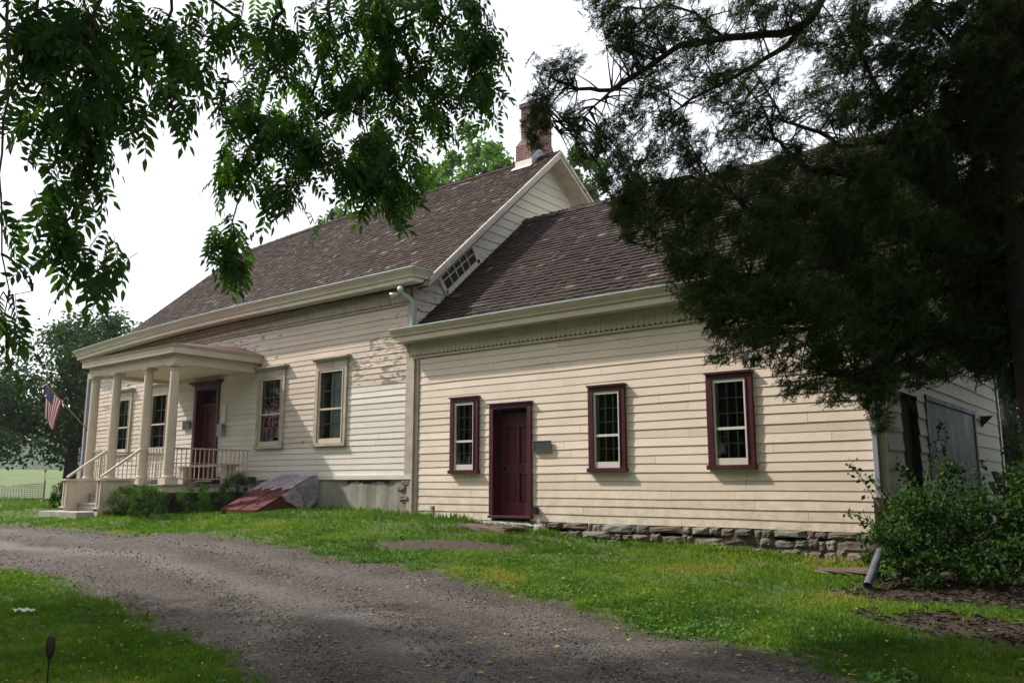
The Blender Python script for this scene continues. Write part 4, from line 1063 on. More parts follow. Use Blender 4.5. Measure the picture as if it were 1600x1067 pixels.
def lawn_mat():
    m = NT('lawn_soil'); m.b.inputs['Roughness'].default_value = .95
    d = m.attr('t')
    g = m.mix(m.ramp(m.noise(1.1, 5), .3, .7), (.065, .115, .016), (.11, .17, .026))
    g = m.mix(m.ramp(m.noise(17, 6, .8), .35, .6, 0, .9), g, (.030, .055, .012))
    sx = m.add('ShaderNodeSeparateXYZ'); m.l(m.coord(), sx.inputs[0])
    g = m.mix(m.ramp(sx.outputs[0], -41, -38.5, 1, 0), g, m.mix(m.ramp(m.noise(.5, 6, .7), .35, .65), (.080, .125, .034), (.125, .16, .056)))
    s = m.mix(m.ramp(m.noise(9, 6, .75), .3, .7), (.030, .021, .016), (.09, .062, .047))
    m.base(m.mix(d, g, s)); m.bump(m.noise(30, 6, .8), .8, .03); return m.m
gnd = np_mesh('ground', V, Fq, lawn_mat(), t=dirt_mask(V[:, 0], V[:, 1]), smooth=True); gnd['kind'] = 'structure'
# driveway sheet
dx = np.concatenate([np.arange(-45, -24, .5), np.arange(-24, 4.01, .09)]); nv_ = 44; P_ = []
T_ = []
for x in dx:
    lo, hi = float(yL(np.array(x))), float(yU(np.array(x))); f = np.linspace(0, 1, nv_); y = lo+(hi-lo)*f
    e = np.minimum(f, 1-f)*(hi-lo); z = gh(np.full(nv_, x), y)+.014*np.clip(e/.10, 0, 1)-.006+.006*np.sin(f*19+x*.8)*np.clip(e/.3, 0, 1)
    P_.append(np.stack([np.full(nv_, x), y, z+.004], 1))
    c1 = .42+.02*np.sin(x*.4); c2 = .80
    tr = np.exp(-((f-c1)/.085)**2)*(.45+.55*np.clip((-x-7)/6, 0, 1))+.35*np.exp(-((f-c2)/.09)**2)
    T_.append(tr*(.7+.5*vnoise(np.full(nv_, x), y, .8, 9)))
P_ = np.concatenate(P_); T_ = np.concatenate(T_); ii, jj = np.meshgrid(np.arange(nv_-1), np.arange(len(dx)-1)); a = (jj*nv_+ii).ravel()
def drive_mat():
    m = NT('worn_gravel_asphalt'); m.b.inputs['Roughness'].default_value = .75; m.b.inputs['Specular IOR Level'].default_value = .2
    tr = m.attr('t')
    b = m.mix(m.ramp(m.noise(1.3, 6, .7), .3, .7), (.045, .036, .029), (.084, .072, .062))
    v = m.add('ShaderNodeTexVoronoi'); v.inputs['Scale'].default_value = 38; m.l(m.coord(), v.inputs['Vector'])
    s = m.add('ShaderNodeSeparateColor'); m.l(v.outputs['Color'], s.inputs[0])
    b = m.mix(1, b, m.grey(m.ramp(s.outputs[0], 0, 1, .5, 1.65)), 'MULTIPLY')
    b = m.mix(1, b, m.grey(m.ramp(m.noise(16, 6, .8), .3, .7, .62, 1.4)), 'MULTIPLY')
    b = m.mix(m.ramp(m.noise(2.6, 6, .75), .52, .72, 0, .65), b, (.062, .034, .023))
    b = m.mix(m.ramp(m.noise(.9, 5, .7), .55, .75, 0, .6), b, (.024, .021, .020))
    b = m.mix(m.ramp(m.noise(48, 3, .6), .63, .68, 0, .8), b, (.30, .28, .26))
    b = m.mix(m.math('MULTIPLY', tr, .55), b, m.mix(m.ramp(s.outputs[1], 0, 1), (.13, .12, .122), (.26, .245, .25)))
    m.base(b)
    m.bump(m.math('ADD', m.math('MULTIPLY', v.outputs['Distance'], -.8), m.math('ADD', m.noise(90, 4, .7), m.math('MULTIPLY', m.noise(9, 5), 1.4))), .8, .012)
    return m.m
drv = np_mesh('driveway', P_, np.stack([a, a+1, a+nv_+1, a+nv_], 1), drive_mat(), t=T_, smooth=True); drv['kind'] = 'structure'

# polar sampling round the viewing place: density falls with distance
def polar(n, r0, r1, half=40):
    az = PSI+R(1)*rng.uniform(-half, half, n); r = r0*(r1/r0)**rng.random(n)
    return -np.sin(az)*r, np.cos(az)*r, r
def blocked(x, y):
    h = (y > 11.93) & (x > -26.1) & (x < -3.0)
    h |= (x > -21.75) & (x < -17.3) & (y > 9.6)
    h |= (x > -20.6) & (x < -18.6) & (y > 8.5) & (y < 9.7)
    h |= (x > -16.3) & (x < -15.0) & (y > 10.45)
    h |= (x > -3.2) & (x < 0) & (y > 11.9)
    return h
def blade_template(nb, seed):
    r_ = np.random.default_rng(seed); Vt, Ft = [], []
    for k in range(nb):
        az = r_.uniform(0, 2*PI); off = r_.normal(0, .22, 2); h = r_.uniform(.55, 1.0); ln = r_.uniform(.1, .7)*h; w = r_.uniform(.05, .085)
        d = np.array([math.cos(az), math.sin(az)]); s_ = np.array([-d[1], d[0]])*w
        b = len(Vt)
        m_ = off+d*ln*.35; t_ = off+d*ln
        Vt += [[h*.0, *(off-s_)], [0, *(off+s_)], [h*.6, *(m_+s_*.8)], [h*.6, *(m_-s_*.8)], [h, *t_]]
        Ft += [[b, b+1, b+2], [b, b+2, b+3], [b+3, b+2, b+4]]
    return np.array(Vt), np.array(Ft)
L_ = []
for k in range(5):
    tv, tf = blade_template(6, 20+k)
    x, y, r = polar(33000, 3.6, 44)
    if k >= 3: x, y, r = polar(36000, 6.5, 22)
    d = dirt_mask(x, y); on = (y > yL(x)-.03+.10*rng.random(len(x))-.05) & (y < yU(x)+.03-.10*rng.random(len(x))+.05)
    edge = np.minimum(np.abs(y-yL(x)), np.abs(y-yU(x)))
    keep = ~blocked(x, y) & ~on & (rng.random(len(x)) > d*.97) & (rng.random(len(x)) > .55*np.clip(1-edge/.35, 0, 1))
    keep &= rng.random(len(x)) > .55*np.clip((vnoise(x, y, .55, 5)-.55)*4, 0, 1)
    x, y, r = x[keep], y[keep], r[keep]; n = len(x)
    p = np.stack([x, y, gh(x, y)-.004], 1)
    tall = np.clip(1-np.abs(y-11.75)/.35, 0, 1)*(x < -3.5)*(rng.random(n) < .5)
    sc = (.030+.024*rng.random(n)+.022*vnoise(x, y, .8, 6))*(1-.35*np.clip(1-edge[keep]/.35, 0, 1))*(1+.04*np.clip(r-8, 0, 40))*(1+1.6*tall*rng.random(n))
    up = np.stack([np.ones(n), rng.normal(0, .12, n), rng.normal(0, .12, n)], 1)
    X_ = np.stack([up[:, 1], up[:, 2], up[:, 0]], 1); az = rng.random(n)*2*PI
    Z_ = np.stack([np.cos(az), np.sin(az), np.zeros(n)], 1)
    t = .40+.5*(vnoise(x, y, 1.7, 7)-.5)+.30*(rng.random(n)-.5)+.35*(vnoise(x, y, .3, 8)-.5)
    t += .34*np.clip((vnoise(x, y, .9, 15)-.62)*5, 0, 1)+.42*np.clip(1-np.hypot((x+3.0)/1.1, (y-8.9)/1.0), 0, 1)+(rng.random(n) < .05)*.4
    t = np.clip(t, 0, 1)
    L_.append(scatter(tv, tf, p, X_, Z_, sc, t))
V, Fa, t = merge(L_)
gr = np_mesh('grass', V, Fa, M['grass'], t=t); tag(gr, 'short green lawn grass around the house and drive', 'grass', kind='stuff')
# broad-leaved weeds along the drive
def rhomb(w=.5, fold=.12): return np.array([[0, 0, 0], [.45, -w/2, fold], [1, 0, 0], [.45, w/2, fold]]), np.array([[0, 1, 2], [0, 2, 3]])
rv, rf = rhomb(.75, .05)
n = 5200; x = rng.uniform(-11, -1.5, n); off = np.abs(rng.normal(0, .55, n)); y = yU(x)+.05+off
mk = (vnoise(x, y, .5, 12) > .52) & (dirt_mask(x, y) < .3); x, y = x[mk], y[mk]
x2, y2, r2 = polar(9000, 6, 20); mk = ((y2 > yU(x2)+.1) | (y2 < yL(x2)-.1)) & ~blocked(x2, y2) & (vnoise(x2, y2, .6, 14) > .62) & (dirt_mask(x2, y2) < .3); x = np.concatenate([x, x2[mk]]); y = np.concatenate([y, y2[mk]])
n = len(x); p = np.stack([x, y, gh(x, y)+rng.uniform(.02, .06, n)], 1)
X_ = rdir(n); X_[:, 2] = np.abs(X_[:, 2])*.5; Z_ = np.stack([rng.normal(0, .4, n), rng.normal(0, .4, n), np.ones(n)], 1)
V, Fa, t = scatter(rv, rf, p, X_, Z_, rng.uniform(.025, .05, n))
tag(np_mesh('clover', V, Fa, M['weed'], t=t), 'low broad leaved weeds and clover among the lawn grass', 'weeds', kind='stuff')
# fallen leaves
lm = leaf_mat('fallen_leaves', (.42, .34, .08), (.22, .13, .05), .15)
x, y, r = polar(2600, 5.5, 18); mk = ~blocked(x, y) & (y > 2.0) & (rng.random(len(x)) < .35+.4*(y < yU(x)+.6)); x, y = x[mk], y[mk]; n = len(x)
p = np.stack([x, y, gh(x, y)+np.where((y > yL(x)) & (y < yU(x)), .022, .05)], 1)
V, Fa, t = scatter(*rhomb(.45, .1), p, np.stack([rng.normal(size=n), rng.normal(size=n), rng.normal(0, .15, n)], 1), np.stack([rng.normal(0, .3, n), rng.normal(0, .3, n), np.ones(n)], 1), rng.uniform(.02, .075, n))
tag(np_mesh('fallen_leaves', V, Fa, lm, t=t), 'scattered small yellow and brown fallen leaves on drive and grass', 'fallen leaves', kind='stuff')
# loose pebbles
oc = np.array([[1, 0, 0], [-.9, .1, 0], [0, .8, 0], [.1, -.9, 0], [0, 0, .6], [0, 0, -.6]], float)*.5; of = np.array([[0, 2, 4], [2, 1, 4], [1, 3, 4], [3, 0, 4], [2, 0, 5], [1, 2, 5], [3, 1, 5], [0, 3, 5]])
x, y, r = polar(90000, 5, 24); mk = (y > yL(x)-.16) & (y < yU(x)+.12); x, y, r = x[mk], y[mk], r[mk]; n = len(x)
V, Fa, t = scatter(oc, of, np.stack([x, y, gh(x, y)+.014], 1), rdir(n), rdir(n), rng.gamma(1.6, .0050, n)*(1+.05*np.clip(r-8, 0, 12))+.007)
def peb():
    m = NT('pebbles'); m.b.inputs['Roughness'].default_value = .8; m.base(m.mix(m.attr('t'), (.038, .031, .027), (.20, .178, .160))); return m.m
tag(np_mesh('gravel', V, Fa, peb(), t=t), 'loose small gravel stones on the drive', 'gravel', kind='stuff')
# twigs and mulch under the cedar
n = 5200; a = rng.random(n)*2*PI; rr_ = np.sqrt(rng.random(n)); x = -1.9+1.8*rr_*np.cos(a); y = 9.2+1.9*rr_*np.sin(a); mk = dirt_mask(x, y) > .4; x, y = x[mk], y[mk]; n = len(x)
V, Fa, t = scatter(*rhomb(.22, .1), np.stack([x, y, gh(x, y)+.01+.02*rng.random(n)], 1), np.stack([rng.normal(size=n), rng.normal(size=n), rng.normal(0, .2, n)], 1), rdir(n, -.8), rng.uniform(.03, .10, n))
lm2 = leaf_mat('litter', (.016, .011, .009), (.060, .036, .025), .05)
tag(np_mesh('leaf_litter', V, Fa, lm2, t=t), 'reddish brown dead leaves and twigs under the cedar', 'leaf litter', kind='stuff')

# ---------------------------------------------------------------- vegetation helpers
def clumped(n, c, rad, k=10, spread=.38, shell=0.):
    """n points gathered in k uneven clumps inside an ellipsoid"""
    c = np.asarray(c, float); rad = np.asarray(rad, float)
    d = rdir(k); rr = rng.random(k)**(1/3)
    if shell: rr = shell+(1-shell)*rr
    cc = d*rr[:, None]; w = rng.random(k)**1.5+.15; id_ = rng.choice(k, n, p=w/w.sum())
    g = norm(rng.normal(size=(n, 3)))*(rng.random(n)**.5)[:, None]*spread*(.6+.8*rng.random(k))[id_][:, None]
    return c+(cc[id_]+g)*rad, id_
def foliage(parts, mat, name, parent, hang=.3, size=(.12, .22), shape=(.6, .12)):
    Ps = np.concatenate(parts); n = len(Ps)
    V, Fa, t = scatter(*rhomb(*shape), Ps, rdir(n, hang), rdir(n, -.6), rng.uniform(size[0], size[1], n))
    return np_mesh(name, V, Fa, mat, parent, t=t)
def branchy(mb_, p, d, L, r, depth, bend=.25, up=.05, tips=None):
    d = Vector(d).normalized(); pts = [Vector(p)]; rad = [r]; n = 6
    for i in range(n):
        d = (d+Vector((random.uniform(-bend, bend), random.uniform(-bend, bend), random.uniform(-bend, bend)+up))).normalized()
        pts.append(pts[-1]+d*L/n); rad.append(r*(1-.65*(i+1)/n))
        if depth > 0 and i >= 1 and random.random() < .75:
            dd = (d+Vector((random.uniform(-1, 1), random.uniform(-1, 1), random.uniform(-.4, .6)))).normalized()
            branchy(mb_, pts[-1], dd, L*random.uniform(.4, .65), rad[-1]*.6, depth-1, bend, up, tips)
    mb_.tube(pts, rad, 7 if r > .05 else 4, cap=False)
    if tips is not None: tips.append(np.array(pts[-1]))
def bgtree(c, H, crown, mat, label, name='tree', nleaf=9000, size=(.18, .34), cat='tree', group='trees beyond the house', clumps=26, trunk_r=.25, spread=.34, low=None):
    """c ground point; crown = list of (dx,dy,z,rx,ry,rz)"""
    c = (float(c[0]), float(c[1]), float(c[2]))
    e = empty(name, c, label, cat, group)
    tb = MB(); top = Vector(c)+Vector((0, 0, H*.75)); b0 = Vector(c)-Vector((0, 0, .4))
    tb.tube([b0, Vector(c)+Vector((0, 0, .3)), Vector(c)+Vector((.06, .05, H*.35)), top], [trunk_r*1.3, trunk_r, trunk_r*.75, trunk_r*.25], 10)
    for i in range(11):
        k_ = random.choice(crown); z = random.uniform(H*.25, H*.65); a_ = random.uniform(0, 2*PI)
        tgt = Vector((c[0]+k_[0]+math.cos(a_)*k_[3]*.7, c[1]+k_[1]+math.sin(a_)*k_[4]*.7, c[2]+k_[2]+random.uniform(-.4, .6)*k_[5]))
        s_ = Vector((c[0], c[1], c[2]+z)); mid = s_.lerp(tgt, .5)+Vector((0, 0, .1*H*random.uniform(-.3, .5)))
        tb.tube([s_, mid, tgt], [trunk_r*.4, trunk_r*.22, trunk_r*.07], 6, cap=False)
    tb.build('trunk', M['bark'], e)
    tot = sum(k_[3]*k_[5] for k_ in crown); parts = []
    for k_ in crown:
        q_, _ = clumped(int(nleaf*k_[3]*k_[5]/tot), (c[0]+k_[0], c[1]+k_[1], c[2]+k_[2]), k_[3:6], max(5, int(clumps*k_[3]*k_[5]/tot*len(crown)/1.6)), spread, .25)
        parts.append(q_)
    foliage(parts, M[mat], 'crown', e, .3, size)
    return e

# left maple on the far lawn
tc = at(105, 779, 36.5); tc[2] = gz(tc[0], tc[1])
bgtree(tc, 8.6, [(-.6, -.5, 5.0, 3.6, 3.4, 2.6), (.9, .8, 5.4, 2.6, 2.4, 2.4), (-2.3, -2.1, 4.0, 2.2, 2.2, 2.0), (.3, .2, 7.1, 1.9, 1.9, 1.6), (-.9, -1.0, 2.9, 3.4, 3.2, 1.5), (.8, 1.4, 3.2, 2.2, 2.2, 1.5), (-4.4, -3.6, 3.2, 1.8, 1.8, 1.7)], 'maple',
       'broad dark green maple on the lawn left of the house', 'maple_tree', 26000, (.14, .27), group=None, clumps=60, trunk_r=.29)
# trees behind the house
def behind(px, py_top, d, w, label, mat, seed, nleaf=8000, extra=(), size=(.16, .32)):
    p = at(px, 757, d); g = gz(p[0], p[1]); top = 1.6+(757-py_top)/F_PX*d
    H = top-g; r_ = w/F_PX*d
    nleaf = int(nleaf*2.2); rr0 = random.Random(seed); cr = [(r_*rr0.uniform(-.15, .15), 0, H*.90, r_*.62, r_*.62, H*.09)]
    for k_ in range(7):
        a_ = k_*2.4+seed; cr.append((r_*.62*math.cos(a_), r_*.62*math.sin(a_), H*rr0.uniform(.66, .86), r_*rr0.uniform(.42, .6), r_*.5, H*rr0.uniform(.07, .10)))
    cr += [(0, 0, H*.6, r_*.9, r_*.9, H*.12), (0, 0, H*.42, r_*.8, r_*.8, H*.12)]
    bgtree((p[0], p[1], g), H, cr, mat, label, 'tree', nleaf, size, clumps=34, trunk_r=.22, spread=.30)
behind(742, 166, 38, 104, 'tall bright green tree behind the roof, left of the chimney', 'backleaf', 1, 15000)
behind(655, 218, 40, 66, 'lower bright green tree behind the roof, just left of the tallest one', 'backleaf', 2, 7000)
behind(532, 296, 42, 46, 'small pale tree top peeping over the long roof', 'paleleaf', 3, 4200)
behind(925, 185, 39, 62, 'pale green tree right of the chimney behind the gable', 'paleleaf', 4, 7500)
behind(1015, 225, 44, 56, 'pale green tree behind the wing roof, seen through cedar twigs', 'paleleaf', 5, 4500)
for i, (px, pt, d, w, lb_) in enumerate(((1578, 500, 27, 55, 'nearest dark tree beyond the right end of the wing'), (1625, 430, 34, 80, 'dark tree at the right edge of the picture, behind the cedar'), (1568, 420, 44, 60, 'tall dark tree farthest back beyond the wing end'))):
    p = at(px, 757, d); g = gz(p[0], p[1]); H = 1.6+(757-pt)/F_PX*d-g; r_ = w/F_PX*d
    bgtree((p[0], p[1], g), H, [(0, 0, H*.78, r_, r_, H*.2), (0, 0, H*.5, r_*1.2, r_*1.2, H*.22), (0, 0, H*.25, r_*1.1, r_*1.1, H*.22)], 'woodleaf', lb_, 'tree', 8000, (.13, .26), group='dark trees beyond the wing', clumps=40, trunk_r=.2)

for i, (x_, y_, H, r_, lb_) in enumerate(((2.0, 11.3, 8.0, 2.5, 'young broadleaf tree added right of the cedar trunk to shade the end wall'), (3.4, 14.2, 11, 3.9, 'shady broadleaf tree right of the wing, nearest to the cedar'), (1.8, 21.0, 12, 3.6, 'shady broadleaf tree behind the right edge bushes'), (6.5, 10.0, 11, 4.0, 'tall broadleaf tree right of the cedar trunk'))):
    g = gz(x_, y_)  # the young tree is added to shade the wing end wall
    bgtree((x_, y_, g), H, [(0, 0, H*.78, r_, r_, H*.2), (0, 0, H*.5, r_*1.1, r_*1.1, H*.22), (0, 0, H*.24, r_*1.0, r_*1.0, H*.2)], 'woodleaf', lb_, 'tree', 26000, (.13, .24), group='shade trees right of the wing', clumps=40, trunk_r=.22, spread=.42)

for i, (x_, y_, H, r_, lb_) in enumerate(((-36, -15, 13, 5, 'leftmost unseen tree of the row added across the drive'), (-27, -18, 14, 5.5, 'second unseen tree from the left in the row added across the drive'), (-18.5, -19, 13, 5, 'middle unseen tree of the row added across the drive'), (-9, -19, 14, 5.5, 'unseen tree added across the drive straight behind the viewer'), (1, -17, 13, 5, 'rightmost unseen tree of the row added across the drive'), (10, -6, 12, 4.5, 'unseen lone tree added right of the viewer'), (-50, -4, 13, 6, 'unseen tree added far left for the window reflections'), (-62, -10, 15, 6.5, 'unseen tree added farthest left for the window reflections'), (-47, -16, 14, 6, 'unseen tree added between the row across the drive and the far left ones'))):
    g = gz(x_, y_)  # out of view, added to darken window reflections and dim horizon light
    bgtree((x_, y_, g), H, [(0, 0, H*.78, r_*.8, r_*.8, H*.2), (0, 0, H*.5, r_, r_, H*.22), (0, 0, H*.26, r_*.9, r_*.9, H*.2)], 'woodleaf', lb_, 'tree', 5000, (.5, .85), group='unseen trees added to darken window reflections', clumps=30, trunk_r=.28, spread=.45)

# hills far away
hx = np.linspace(-1, 1, 120); HV = []; 
for i, u in enumerate(hx):
    azm = R(66)+u*R(26); 
    for k, (d, z) in enumerate(((240, 0), (252, 6+2.2*math.sin(u*9)+1.2*math.sin(u*31)), (262, 9.5+3*math.sin(u*7+1)+1.0*math.sin(u*47)+.8*math.sin(u*83)), (300, 13+5*math.sin(u*5+2)+1.2*math.sin(u*61)), (330, 0))):
        HV.append([-math.sin(azm)*d, math.cos(azm)*d, z+(random.uniform(-.5, .5) if 0 < k < 4 else 0)])
HV = np.array(HV); ii, jj = np.meshgrid(np.arange(4), np.arange(119)); a = (jj*5+ii).ravel()
hm = simple('wooded_hill', (.045, .075, .035), .95, .5, .12, .8, fine=.8)
hl = np_mesh('hills', HV, np.stack([a, a+1, a+6, a+5], 1), hm, smooth=True); hl['kind'] = 'structure'

# boxwood bushes by the porch
def bush(c, rx, ry, rz, label, n=5200, mat='boxleaf', size=(.018, .034), group='clipped bushes round the porch', clumps=30, spread=.3):
    c = np.array([c[0], c[1], gz(c[0], c[1])]); e = empty('bush', tuple(c), label, 'bush', group)
    s_ = MB()
    for i in range(14):
        d = Vector((random.uniform(-1, 1)*rx, random.uniform(-1, 1)*ry, rz*1.5)); s_.tube([Vector(c), Vector(c)+d*.5, Vector(c)+d*.85], [.012, .008, .004], 5, cap=False)
    s_.build('stem', M['bark'], e)
    p1, _ = clumped(int(n*1.5), c+np.array([0, 0, rz*.95]), (rx, ry, rz), 60, .26, .72)
    p1 = p1[p1[:, 2] > c[2]+.01]
    foliage([p1], M[mat], 'leaves', e, -.5, size, (.5, .1))
bush((-18.1, 9.25), .36, .34, .30, 'round bush beside the steps, left of the two in front of the porch', 5200)
bush((-17.1, 9.2), .42, .36, .33, 'round bush at the porch corner, right of the two in front', 6200)
bush((-16.75, 10.15), .42, .40, .33, 'dark bush in the shade beside the porch lattice', 4600)
bush((-16.9, 11.15), .30, .32, .42, 'loose bush beside the standpipe', 3000, 'boxleaf', (.025, .05))
bush((-21.3, 9.35), .25, .32, .36, 'light green bush left of the porch steps', 3600, 'shrubleaf', (.02, .045))

# ---------------------------------------------------------------- shrub and climbers at the right corner
def shrub(name, c, lobes, stems, label, nl, mat='shrubleaf', size=(.035, .085)):
    c = (c[0], c[1], gz(c[0], c[1])); e = empty(name, c, label, 'shrub')
    sm = MB(); parts = []
    for (dx_, dy_, z_, rx, ry, rz, f_) in lobes:
        q_, _ = clumped(int(nl*f_), (c[0]+dx_, c[1]+dy_, c[2]+z_), (rx, ry, rz), 22, .34, .3); parts.append(q_)
        sm.tube([c, (c[0]+dx_*.5, c[1]+dy_*.5, c[2]+z_*.6), (c[0]+dx_, c[1]+dy_, c[2]+z_+rz*.4)], [.02, .012, .005], 5, cap=False)
    sp = []
    for (tip, lean) in stems:
        a_ = Vector(c)+Vector((random.uniform(-.3, .3), random.uniform(-.3, .3), .2)); t_ = Vector(tip); m_ = a_.lerp(t_, .6)+Vector((lean, 0, .15))
        pts = [a_.lerp(m_, s_).lerp(m_.lerp(t_, s_), s_) for s_ in [i/12 for i in range(13)]]
        sm.tube(pts, [.012*(1-.75*i/12) for i in range(13)], 5, cap=False)
        for i in range(4, 13):
            for k in range(5):
                f_ = (i+random.random())/12
                p_ = pts[min(12, i)].lerp(pts[min(12, i+1)], random.random()); sp.append([p_.x+random.gauss(0, .045), p_.y+random.gauss(0, .045), p_.z+random.gauss(0, .03)])
    sm.build('stems', M['stem'], e); parts.append(np.array(sp)) if sp else None
    foliage(parts, M[mat], 'leaves', e, .2, size, (.62, .14))
def W_(px, py, d): return tuple(at(px, py, d))
shrub('shrub', (-2.62, 10.9), [(.05, 0, .58, .52, .5, .45, .26), (.55, .3, .55, .7, .5, .48, .22), (-.1, -.3, .4, .42, .36, .34, .11), (.35, .6, .95, .5, .4, .4, .14), (1.05, .2, .5, .5, .5, .45, .12), (.1, -.55, .2, .4, .3, .22, .08), (.85, -.3, .28, .6, .4, .3, .18), (1.3, .3, .8, .4, .4, .5, .1)],
      [(W_(1330, 722, 11.3), -.1), (W_(1352, 742, 11.4), -.05), (W_(1404, 722, 11.5), 0), (W_(1424, 720, 11.6), 0), (W_(1470, 660, 11.8), .1), (W_(1478, 690, 11.7), .1), (W_(1500, 745, 11.6), .1), (W_(1325, 800, 11.2), -.1), (W_(1484, 762, 11.0), .1), (W_(1380, 770, 11.2), 0)],
      'sprawling leafy shrub with long arching shoots over the wing corner', 7200)
shrub('shrub', (-.95, 11.6), [(-.55, .1, .7, .5, .5, .5, .3), (0, 0, .9, .55, .5, .6, .5), (-.2, -.3, .5, .5, .5, .45, .3), (-.25, .2, 1.35, .3, .3, .3, .2)], [(W_(1572, 700, 12.6), 0), (W_(1590, 690, 12.6), 0)],
      'dense glossy shrub at the right edge below the cedar', 5200)

# ---------------------------------------------------------------- walnut tree overhanging from the left
def compound_template(nl, seed):
    r_ = np.random.default_rng(seed); Vt, Ft = [], []
    def rach(x): return np.array([x, .06*math.sin(x*3+seed), -.22*x*x])
    for i in range(6):
        a_, b_ = rach(i/6), rach((i+1)/6); k = len(Vt); w = np.array([0, .007, 0]); Vt += [a_-w, a_+w, b_+w*.8, b_-w*.8]; Ft += [[k, k+1, k+2], [k, k+2, k+3]]
    def leaflet(p, ang, L, droop):
        d = np.array([math.cos(ang), math.sin(ang), -droop]); d /= np.linalg.norm(d); s_ = np.array([-math.sin(ang), math.cos(ang), 0]); u_ = np.array([0, 0, 1.])
        k = len(Vt); w = L*.19
        Vt.extend([p, p+d*L*.35+s_*w+u_*L*.05, p+d*L*.35-s_*w+u_*L*.05, p+d*L*.36, p+d*L*.7+s_*w*.7-u_*L*.02, p+d*L*.7-s_*w*.7-u_*L*.02, p+d*L*.72-u_*L*.05, p+d*L-u_*L*.12])
        Ft.extend([[k, k+3, k+1], [k, k+2, k+3], [k+1, k+3, k+6], [k+1, k+6, k+4], [k+2, k+6, k+3], [k+2, k+5, k+6], [k+4, k+6, k+7], [k+5, k+7, k+6]])
    for i in range(nl):
        x = .16+.80*i/nl
        for s_ in (-1, 1):
            L = .27*(1-.25*abs(i/nl-.45)*2)*r_.uniform(.85, 1.1)
            leaflet(rach(x+r_.uniform(-.015, .015)), s_*(1.05-.25*i/nl)+r_.normal(0, .08), L, .25+r_.uniform(-.1, .35))
    leaflet(rach(1.), 0, .24, .4)
    return np.array(Vt), np.array(Ft)
WT = [compound_template(7, s_) for s_ in range(3)]
def walnut_leaves(Ps, cen, hang=.75, sc=(.30, .46)):
    out = []; id_ = rng.integers(0, 3, len(Ps))
    for k in range(3):
        m_ = id_ == k; P1 = Ps[m_]; n = len(P1)
        if not n: continue
        d = rdir(n); d[:, 2] = d[:, 2]*.35-hang; d = norm(d); tt = np.clip(rng.normal(.45, .25, n), 0, 1)
        out.append(scatter(WT[k][0], WT[k][1], P1-d*.15, d, rdir(n, -1.2), rng.uniform(sc[0], sc[1], n), tt))
    return out
walnut_pos = (-14.0, -3.0); wg = gz(*walnut_pos)
wal = empty('walnut_tree', (walnut_pos[0], walnut_pos[1], wg), 'big walnut tree whose leafy hanging boughs frame the top left', 'tree')
wb = MB()
wb.tube([(-14, -3, wg-.3), (-14, -3, wg+.4), (-13.9, -2.9, 3), (-13.6, -2.7, 6.2), (-13.4, -2.4, 10)], [.48, .38, .32, .25, .08], 14)
limbA = [Vector(p) for p in ((-13.8, -2.8, 4.6), (-11.5, -1.0, 6.4), (-9.2, 1.6, 7.4), (-7.6, 4.2, 7.5), (-6.5, 6.4, 7.1))]
limbB = [Vector(p) for p in ((-13.6, -2.7, 5.4), (-11.0, -1.2, 6.3), (-8.2, .9, 6.6), (-6.4, 2.3, 6.2), (-5.2, 3.3, 5.8))]
limbC = [Vector(p) for p in ((-9.2, 1.6, 7.4), (-8.2, 3.6, 7.3), (-8.0, 5.0, 6.9))]
limbD = [Vector(p) for p in ((-9.2, 1.6, 7.2), (-8.2, 2.0, 6.4), (-7.3, 2.4, 5.4))]
for lm_, r0 in ((limbA, .15), (limbB, .12), (limbC, .06), (limbD, .05)): wb.tube(lm_, [r0*(1-.75*i/(len(lm_)-1)) for i in range(len(lm_))], 8, cap=False)
for i in range(12):
    a_ = random.uniform(0, 2*PI); branchy(wb, (-13.7, -2.8, random.uniform(4.5, 8)), (math.cos(a_)-.2, math.sin(a_)-.15, .5), random.uniform(3, 4.5), .12, 1)
limbs = limbA+limbB+limbC+limbD
def droop(pts, r0):
    P_ = [Vector(at(*p)) for p in pts]; st = min(limbA+limbB+limbC+limbD, key=lambda v: (v-P_[0]).length); P_ = [st]+P_; Q = []
    for i in range(len(P_)-1):
        for k in range(4): t_ = k/4; Q.append(P_[i].lerp(P_[i+1], t_)+Vector([random.gauss(0, .018) for _ in range(3)]))
    Q.append(P_[-1]); wb.tube(Q, [r0*(1-.8*i/(len(Q)-1)) for i in range(len(Q))], 6, cap=False); return Q[4:]
